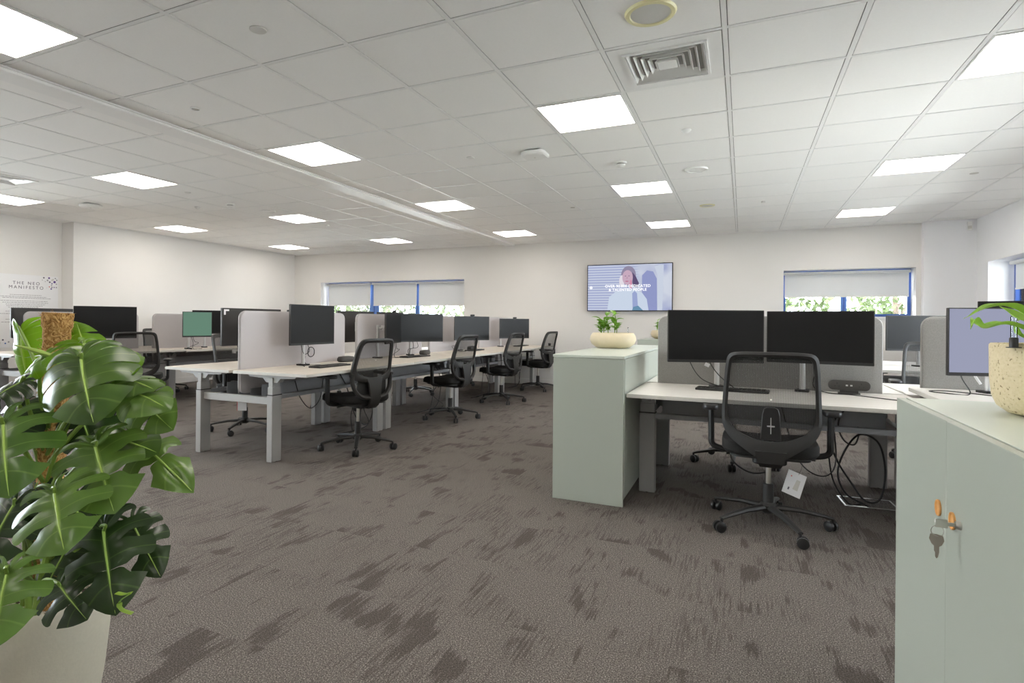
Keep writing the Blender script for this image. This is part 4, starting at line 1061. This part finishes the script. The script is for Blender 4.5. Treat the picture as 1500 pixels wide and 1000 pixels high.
# left middle
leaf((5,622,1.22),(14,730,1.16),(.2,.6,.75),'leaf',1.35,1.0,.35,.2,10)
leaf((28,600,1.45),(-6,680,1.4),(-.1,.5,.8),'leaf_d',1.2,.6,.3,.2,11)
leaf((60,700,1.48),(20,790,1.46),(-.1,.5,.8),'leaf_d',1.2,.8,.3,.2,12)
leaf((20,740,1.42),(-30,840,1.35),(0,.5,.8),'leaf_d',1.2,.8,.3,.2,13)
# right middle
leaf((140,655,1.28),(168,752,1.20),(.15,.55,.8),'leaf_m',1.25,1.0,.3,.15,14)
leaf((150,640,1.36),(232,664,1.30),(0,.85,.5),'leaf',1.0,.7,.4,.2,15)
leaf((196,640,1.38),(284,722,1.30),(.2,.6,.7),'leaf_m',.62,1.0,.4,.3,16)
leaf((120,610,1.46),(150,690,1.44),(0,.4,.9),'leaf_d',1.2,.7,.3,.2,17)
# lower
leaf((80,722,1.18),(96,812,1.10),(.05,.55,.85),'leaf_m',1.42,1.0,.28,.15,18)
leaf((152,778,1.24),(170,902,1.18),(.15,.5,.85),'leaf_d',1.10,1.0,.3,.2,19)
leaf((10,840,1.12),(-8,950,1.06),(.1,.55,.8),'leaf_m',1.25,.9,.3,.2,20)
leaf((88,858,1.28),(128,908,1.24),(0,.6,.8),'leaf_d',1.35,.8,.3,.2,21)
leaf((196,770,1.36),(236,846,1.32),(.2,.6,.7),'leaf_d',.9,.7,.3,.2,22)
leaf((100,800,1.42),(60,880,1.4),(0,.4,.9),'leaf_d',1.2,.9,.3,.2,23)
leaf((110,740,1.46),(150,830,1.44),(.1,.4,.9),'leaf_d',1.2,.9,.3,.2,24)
# rolled new leaf and small curled pale one
b=MB().tube([at(20,505,1.36),at(40,510,1.37),at(60,516,1.38),at(78,522,1.39),at(84,530,1.41)],[.0015,.006,.011,.010,.006],10,ry=[.001,.004,.006,.006,.005])
b.build('rolled_leaf',M['steml'],mon)
b=MB().tube(bez([at(171,868,1.16),at(182,870,1.155),at(192,868,1.15),at(176,880,1.15),at(178,892,1.15),at(194,898,1.15)],4),.006,6,ry=.0012,up=tuple(UP))
b.build('curled_leaf',M['leaf_b'],mon)

# ------------------------------------------------------------------ beige bowl with leafy stems
def bowl_plant(c,label,scale,n_st,seed,gauge=True):
    t=empty('potted_plant',c,0,label,'potted plant')
    k=scale
    MB().lathe([(.10*k,0),(.135*k,.006*k),(.172*k,.035*k),(.185*k,.068*k),(.180*k,.098*k),(.166*k,.122*k),(.160*k,.125*k),(.156*k,.120*k),(.158*k,.10*k)],48,cap=False).lathe([(.001,.001),(.10*k,.001)],48,cap=False).build('bowl',M['bowl'],t)
    MB().lathe([(.16*k,.104*k),(.08*k,.112*k),(.001,.114*k)],32,cap=False).build('soil',M['soil'],t)
    rnd=random.Random(seed)
    for s in range(n_st):
        x,y=rnd.uniform(-.11,.03)*k,rnd.uniform(-.06,.06)*k; h=rnd.uniform(.10,.165)*k
        P=bez([(x,y,.105*k),(x+rnd.uniform(-.01,.01),y,.105*k+h*.5),(x+rnd.uniform(-.02,.02),y,.105*k+h)],4)
        st=MB().tube(P,.0035,6).build('stem',M['stem'],t)
        for q in range(6):
            f=.35+.65*q/5; p=P[min(len(P)-1,int(f*(len(P)-1)))]; a=q*2.4+s
            L_=rnd.uniform(.06,.085)*k; d=Vector((math.cos(a),math.sin(a),rnd.uniform(.1,.6))).normalized()
            simple_leaf(st,p,Vector(p)+d*L_,(0,0,1),M['leaf_s'],.024*k,.25,.3)
    if gauge:
        g=MB().lathe([(.004,.10*k),(.004,.165*k)],10,(.125*k,-.02,0)); g.build('water_gauge_tube',M['glass'],t)
        MB().lathe([(.006,.104*k),(.006,.122*k)],10,(.125*k,-.02,0)).lathe([(.005,.165*k),(.005,.170*k)],10,(.125*k,-.02,0)).build('water_gauge_cap',M['black'],t)
    return t
bowl_plant((-.965,4.72,.9335),'beige stoneware bowl with a young leafy plant, on the middle cabinets below the television',1.0,6,3)
bowl_plant((-.94,7.85,.9335),'beige bowl mostly hidden behind the grey felt screen, on the farthest cabinet',.9,3,9)

# ------------------------------------------------------------------ speckled pot with strap leaves
def speck():
    m,nt,b=node_mat('speckled_sand_pot'); tc=N(nt,'ShaderNodeTexCoord').outputs['Object']
    v=N(nt,'ShaderNodeTexNoise'); v.inputs['Scale'].default_value=150; v.inputs['Detail'].default_value=1; L(nt,tc,v.inputs['Vector'])
    L(nt,ramp(nt,v.outputs['Fac'],[(.28,srgb(130,112,82)),(.34,srgb(206,190,154)),(.7,srgb(214,199,166))]),b.inputs['Base Color']); b.inputs['Roughness'].default_value=.7
    bp=N(nt,'ShaderNodeBump'); bp.inputs['Strength'].default_value=.4; bp.inputs['Distance'].default_value=.002; L(nt,v.outputs['Fac'],bp.inputs['Height']); L(nt,bp.outputs['Normal'],b.inputs['Normal']); return m
sc=(.668,1.80,.9265)
sp=empty('potted_plant',sc,0,'tall speckled beige pot with arching strap leaves, on the near cabinet at the right edge','potted plant')
MB().lathe([(.06,0),(.078,.004),(.098,.020),(.108,.045),(.112,.09),(.113,.168),(.110,.172),(.104,.170),(.103,.15)],48,cap=False).lathe([(.001,.001),(.06,.001)],48,cap=False).build('pot',speck(),sp)
MB().lathe([(.104,.155),(.05,.160),(.001,.161)],32,cap=False).build('soil',M['soil'],sp)
def strap(pts,w,m='leaf_r'):
    P=[Vector(p)-Vector(sc) for p in bez(pts,6)]; n=len(P); b=MB(); bm=b.bm; g=[]; uvs={}
    for i,p in enumerate(P):
        t=i/(n-1); tg=(P[min(i+1,n-1)]-P[max(0,i-1)]).normalized(); sd=tg.cross(UP+Vector((0,0,.3))).normalized()
        ww=w*min(1,t*4+.25)*(1 if t<.55 else max(.02,1-((t-.55)/.45)**1.6)); nn=sd.cross(tg); row=[]
        for j in range(-3,4):
            q=j/3; v=bm.verts.new(p+sd*(q*ww)*.8+nn*(abs(q)*ww*.55+.002*math.sin(t*18)*abs(q))); uvs[v]=(abs(q),.1); row.append(v)
        g.append(row)
    for i in range(n-1):
        for j in range(6): bm.faces.new((g[i][j],g[i][j+1],g[i+1][j+1],g[i+1][j]))
    uvl=bm.loops.layers.uv.new('UVMap')
    for f in bm.faces:
        for l in f.loops: l[uvl].uv=uvs[l.vert]
    b.build('leaf',M[m],sp,recalc=False)
strap([at(1530,505,1.38),at(1512,470,1.36),at(1480,450,1.33),at(1450,450,1.31),at(1411,466,1.29)],.016)
strap([at(1532,508,1.36),at(1506,486,1.33),at(1474,475,1.30),at(1444,481,1.28),at(1432,476,1.275),at(1427,468,1.27),at(1421,482,1.265)],.014)
strap([at(1540,508,1.36),at(1520,480,1.30),at(1490,466,1.26),at(1462,446,1.24)],.017)
strap([at(1545,505,1.38),at(1560,440,1.38),at(1600,420,1.40),at(1650,440,1.42)],.02)
strap([at(1548,508,1.42),at(1530,440,1.46),at(1500,462,1.52),at(1490,470,1.55)],.016)
strap([at(1540,508,1.40),at(1505,497,1.36),at(1490,488,1.35),at(1486,470,1.34)],.010)
strap([at(1550,508,1.36),at(1590,480,1.30),at(1640,500,1.26)],.018)
gq=at(1485,503,1.33)-Vector(sc)
MB().lathe([(.0085,-.008),(.0085,.012),(.007,.014)],12,gq).build('water_gauge_base',M['black_s'],sp)
MB().lathe([(.014,-.010),(.014,-.008)],16,gq).build('water_gauge_collar',M['black'],sp)
MB().lathe([(.0065,.013),(.0065,.062),(.003,.066)],12,gq,cap=False).build('water_gauge_tube',M['glass'],sp)

# ------------------------------------------------------------------ desk accessories
def keyboard(x,y,z,rz,label,group='keyboards on the desks'):
    t=empty('keyboard',(x,y,z+.0003),rz,label,'keyboard',group)
    MB().rbox(-.22,.22,-.065,.065,.0,.014,.01).bevel(.002,1,60).build('body',M['black_s'],t)
    b=MB()
    for r in range(5):
        for c in range(15 if r else 0):
            b.box(-.21+c*.0275,-.21+c*.0275+.023,-.055+r*.022,-.055+r*.022+.018,.014,.0175)
    b.box(-.10,.05,-.055,-.037,.014,.0175)
    b.build('keys',M['black'],t,smooth=False)
    return t
k0=keyboard(-3.40,4.16,.722,R_(90),'black keyboard on the nearest desk of the long row, under the large monitor')
for x,y,z,r,l in ((-3.47,5.76,.722,84,'black keyboard on the second bay of the long row'),(-3.52,7.50,.722,92,'black keyboard behind the second chair of the long row'),(-3.48,9.30,.722,90,'black keyboard on the last bay, beside the television wall'),
   (-.06,4.10,.70,-4,'black keyboard behind the near mesh chair on the right desk')):
    place(k0,True,(x,y,z+.0003),R_(r),l)
def pouch(x,y,z,rz,label):
    t=empty('headset_case',(x,y,z+.0003),rz,label,'case','dark cases on the desks'); rings=[]
    for s_,zz in ((.85,0),(1,.012),(1,.035),(.86,.052),(.45,.058)):
        rings.append([(.095*s_*math.copysign(abs(math.cos(a))**.6,math.cos(a)),.05*s_*math.copysign(abs(math.sin(a))**.6,math.sin(a)),zz) for a in [2*PI*k/28 for k in range(28)]])
    MB().loft(rings).build('shell',M['socket'],t)
    MB().tube([(.0955*math.cos(2*PI*k/28)*1.0,.0505*math.sin(2*PI*k/28),.024) for k in range(28)],.0018,5,loop=True).build('zip',M['black'],t)
    return t
p0=pouch(-3.66,4.72,.722,R_(80),'dark rounded headset case on the nearest desk, behind the keyboard')
for x,y,r,l in ((-3.62,6.24,95,'dark headset case right of the turned black monitor'),(-3.62,7.62,85,'dark headset case on the third bay of the long row')):
    place(p0,True,(x,y,.7223),R_(r),l)
def power(x,y,z,rz,label):
    t=empty('power_module',(x,y,z+.0003),rz,label,'power socket')
    MB().rbox(-.115,.115,-.018,.018,.022,.085,.031,'y',8).bevel(.004,2,60).build('housing',M['socket'],t)
    MB().box(-.06,.06,-.03,.03,0,.006).box(-.05,.05,-.008,.008,.004,.024).build('foot',M['socket'],t)
    b=MB()
    for cx in (-.065,.065):
        for (dx,dz,w,h) in ((0,.012,.004,.009),(-.011,-.006,.007,.004),(.011,-.006,.007,.004)):
            b.box(cx+dx-w/2,cx+dx+w/2,-.0188,-.0178,.054+dz-h/2,.054+dz+h/2)
    b.build('socket_holes',M['black'],t,smooth=False)
    b=MB().box(-.018,-.006,-.0188,-.0178,.049,.058).box(.006,.018,-.0188,-.0178,.049,.058); b.build('usb_port',M['alu'],t,smooth=False)
power(.62,4.30,.70,R_(-6),'charcoal twin socket power module on the right desk under the wide monitor')
def paper(x,y,z,rz,label): 
    t=MB().box(-.05,.05,-.04,.04,0,.0012).build('paper_slip',M['paper'],None,smooth=False); t.location=(x,y,z+.0004); t.rotation_euler=(0,0,rz); tag(t,label,'paper')
paper(-3.72,4.33,.722,.5,'small white paper slip on the nearest desk under the large monitor')
# little pots seen along the window end: black cup at desk end
cup=MB().lathe([(.02,0),(.026,.045),(.024,.046),(.019,.003)],16,cap=False).lathe([(.001,.002),(.02,.002)],16,cap=False).build('pen_cup',M['black'],None); cup.location=(-3.10,9.72,.7225); tag(cup,'tiny black cup at the very end of the long desk row, by the television wall','cup')

# floor box under the right desk
fb=empty('floor_box',(.735,4.36,.0003),R_(4),'silver framed floor socket box under the white topped desk','floor box')
b=MB(); 
for q in ((-.15,.15,-.11,-.10),(-.15,.15,.10,.11),(-.15,-.14,-.10,.10),(.14,.15,-.10,.10)): b.box(*q,0,.004)
b.build('rim',M['alu'],fb,smooth=False); MB().box(-.14,.14,-.10,.10,0,.003).build('lid',M['carpet'],fb,smooth=False)
# hang tags under chairs
def hangtag(pts_top,c,rz,label,red=False):
    t=empty('hang_tag',c,rz,label,'tag')
    MB().prism([(-.055,0,.062),(-.050,0,-.068),(.046,0,-.073),(.040,0,.057)],(0,.001,0)).build('card',M['paper'],t,smooth=False)
    MB().tube([(0,0,.05),(.002,.0,.085),(.0,.01,.12)],.0008,4).build('string',M['cable'],t)
    b=MB().box(-.034,-.028,-.0006,0,.030,.036) ; b.build('printed_star',M['red'],t,smooth=False)
    b=MB().prism([(-.005,-.0006,-.035),(.022,-.0006,-.038),(.020,-.0006,.02),(0,-.0006,.022)],(0,.0004,0)); b.build('printed_panel',M['grille'],t,smooth=False)
    b=MB().box(-.028,-.020,-.0006,0,-.045,-.030); b.build('printed_mark',M['ink_d'],t,smooth=False)
    return t
hg=hangtag(None,(.272,3.60,.262),R_(6),'white printed card tag hanging under the near mesh chair'); hg.rotation_euler=(0,R_(18),R_(4))
bk=empty('hanging_booklet',(-4.55,4.22,.30),R_(25),'white and red booklet hanging below the chair behind the end frame of the long row','booklet')
MB().box(-.045,.045,-.001,.001,-.07,.06).build('cover',M['paper'],bk,smooth=False)
MB().box(-.050,-.045,-.002,.002,-.07,.06).build('red_edge',M['red'],bk,smooth=False)
MB().box(-.045,.045,.004,.006,-.068,.058).build('back_cover',M['ink_d'],bk,smooth=False)
MB().tube([(0,0,.06),(0,0,.11)],.001,4).build('cord',M['cable'],bk)

# cables
def cable(pts,r,label,group='loose black cables'):
    tag(MB().tube(bez(pts,8),r,6).build('cable',M['cable'],None),label,'cable',group)
V=Vector
# big loops by the floor box
cable([V((.56,4.22,.60)),V((.50,4.20,.45)),V((.54,4.19,.30)),V((.62,4.20,.16)),V((.70,4.22,.05)),V((.78,4.24,.07)),V((.80,4.22,.25)),V((.76,4.2,.42)),V((.66,4.2,.46)),V((.58,4.2,.34)),V((.55,4.2,.20)),V((.60,4.22,.08)),V((.72,4.25,.01))],.006,'thick black cable loops hanging from the white topped desk to the floor box')
cable([V((.60,4.24,.60)),V((.66,4.22,.50)),V((.64,4.2,.40)),V((.58,4.2,.42)),V((.55,4.2,.52)),V((.60,4.22,.62)),V((.68,4.24,.58)),V((.70,4.24,.50))],.005,'smaller upper cable loop under the white topped desk')
cable([V((.50,4.26,.60)),V((.50,4.22,.35)),V((.53,4.22,.15)),V((.62,4.26,.012)),V((.70,4.30,.008))],.005,'straight black cable dropping to the floor box')
cable([V((-.02,4.05,.45)),V((-.06,3.95,.30)),V((.06,3.92,.22)),V((.20,3.95,.27)),V((.24,4.0,.42))],.005,'looped cable hanging beneath the near mesh chair')
cable([V((.22,4.18,.66)),V((.30,3.9,.35)),V((.42,3.85,.26)),V((.50,3.9,.34)),V((.50,4.1,.62))],.004,'thin cable curving right of the near mesh chair seat')
cable([V((-.36,4.33,1.0)),V((-.34,4.30,.88)),V((-.26,4.26,.76)),V((-.12,4.24,.705))],.003,'thin cable hanging under the left big monitor')
cable([V((-.24,4.33,.96)),V((-.20,4.3,.86)),V((-.14,4.27,.78)),V((-.05,4.24,.708))],.003,'second thin cable under the left big monitor')
cable([V((.50,4.30,.98)),V((.44,4.27,.85)),V((.42,4.26,.74)),V((.50,4.24,.7055)),V((.62,4.2,.7045)),V((.80,4.04,.7045)),V((.93,3.96,.7045))],.003,'black cable running from the power module along the white desk')
cable([V((1.10,4.05,.96)),V((1.12,4.05,.85)),V((1.16,4.06,.757)),V((1.05,4.08,.7545)),V((1.0,4.16,.7545)),V((1.08,4.2,.756)),V((1.2,4.12,.7545)),V((1.3,4.0,.7545))],.003,'cable loop on the raised white desk below the lavender monitor')
w=MB().tube([V((1.16,4.0,.875)),V((1.175,4.0,.845)),V((1.19,4.0,.82))],.007,8).build('cable_plug',M['paper'],None); tag(w,'white cable plug hanging below the lavender monitor','plug')
w=MB().box(-.016,.016,-.006,.006,-.012,.012).build('cable_plug',M['paper'],None); w.location=(-.22,4.25,.855); w.rotation_euler=(0,R_(25),0); tag(w,'small white plug below the left big black monitor','plug')
def desk_drop(y,seed,x=-3.55,z=.60):
    rnd=random.Random(seed)
    for q in range(3):
        a=rnd.uniform(-.15,.15)
        cable([V((x,y+a,z)),V((x+.04,y+a+rnd.uniform(-.08,.08),.42)),V((x+rnd.uniform(-.02,.08),y+a+rnd.uniform(-.1,.1),.22)),V((x+rnd.uniform(0,.08),y+a+rnd.uniform(-.1,.1),.06)),V((x-.1,y+rnd.uniform(-.2,.2),.008))],.004,
          'black cable dropping to the floor under %s'%names_c[q+seed*3-3])
names_c=['the nearest long row desk, left strand','the nearest long row desk, middle strand','the nearest long row desk, right strand','the second bay of the long row, left strand','the second bay of the long row, middle strand','the second bay of the long row, right strand','the third bay of the long row, left strand','the third bay of the long row, middle strand','the third bay of the long row, right strand','the last bay of the long row, left strand','the last bay of the long row, middle strand','the last bay of the long row, right strand']
for k,y in enumerate((4.75,6.3,7.85,9.3)): desk_drop(y,k+1)
cable([V((-3.63,3.96,.60)),V((-3.62,4.02,.44)),V((-3.62,4.15,.33)),V((-3.62,4.28,.40)),V((-3.63,4.34,.60))],.004,'cable drooping in a U below the tray of the nearest long row desk')
cable([V((-3.50,4.36,.70)),V((-3.48,4.50,.50)),V((-3.46,4.62,.20)),V((-3.46,4.80,.09)),V((-3.47,4.92,.22)),V((-3.50,4.90,.50)),V((-3.52,4.8,.60))],.005,'long cable loop under the nearest long row desk beside the chair')
def mon_cables(x,y,z,seed,l):
    rnd=random.Random(seed)
    for q in range(2):
        y0=y+rnd.uniform(-.12,.12)
        cable([V((x,y0,z)),V((x-.02,y0+.05,z-.08)),V((x-.04,y0+rnd.uniform(-.15,.15),.80)),V((x-.02,y0+rnd.uniform(-.1,.1),.7262)),V((x+.10,y0+rnd.uniform(-.12,.12),.7262))],.003,l+(', front strand' if q else ', rear strand'))
mon_cables(-3.66,4.15,.93,1,'thin cable below the large nearest monitor'); mon_cables(-3.64,5.5,.90,2,'thin cable below the edge-on monitor'); mon_cables(-3.6,5.98,.90,3,'thin cable below the turned monitor')
mon_cables(-3.6,7.2,.89,4,'thin cable below the monitor above the second chair'); mon_cables(-7.0,5.55,.91,5,'thin cable below the pale green monitor')
ring=[V((-3.66+.003*math.sin(k),4.20+.045*math.cos(2*PI*k/16),.845+.045*math.sin(2*PI*k/16))) for k in range(16)]
tag(MB().tube(ring,.004,6,loop=True).build('cable',M['cable'],None),'coiled cable ring hanging under the large nearest monitor','cable','loose black cables')

# ------------------------------------------------------------------ lighting, world, camera
w=bpy.data.worlds.new('sky'); bpy.context.scene.world=w; w.use_nodes=True; nt=w.node_tree
bg=nt.nodes['Background']; bg.inputs[0].default_value=(.90,.95,1,1); bg.inputs[1].default_value=18.0
sn_=bpy.data.lights.new('sun','SUN'); sn_.energy=20; sn_.angle=R_(3); sn_.color=(1,.96,.9)
so=bpy.data.objects.new('sun',sn_); C.objects.link(so); so.rotation_euler=(R_(48),0,R_(-28))

cam=bpy.data.cameras.new('camera'); co=bpy.data.objects.new('camera',cam); C.objects.link(co)
cam.sensor_width=36; cam.lens=F_/1500*36; cam.shift_x=(750-CX_)/1500; cam.shift_y=(CY_-500)/1500; cam.clip_start=.05
mw=Matrix((RIGHT,UP,-FWD)).transposed().to_4x4(); mw.translation=Vector((0,0,CH)); co.matrix_world=mw
sc_=bpy.context.scene; sc_.camera=co
sc_.view_settings.view_transform='Standard'; sc_.view_settings.look='None'; sc_.view_settings.gamma=1; sc_.view_settings.use_curve_mapping=False
sc_.view_settings.exposure=0.28
cy=sc_.cycles; cy.use_denoising=True; cy.max_bounces=10; cy.diffuse_bounces=6; cy.transparent_max_bounces=12; cy.caustics_reflective=False; cy.caustics_refractive=False; cy.sample_clamp_indirect=8
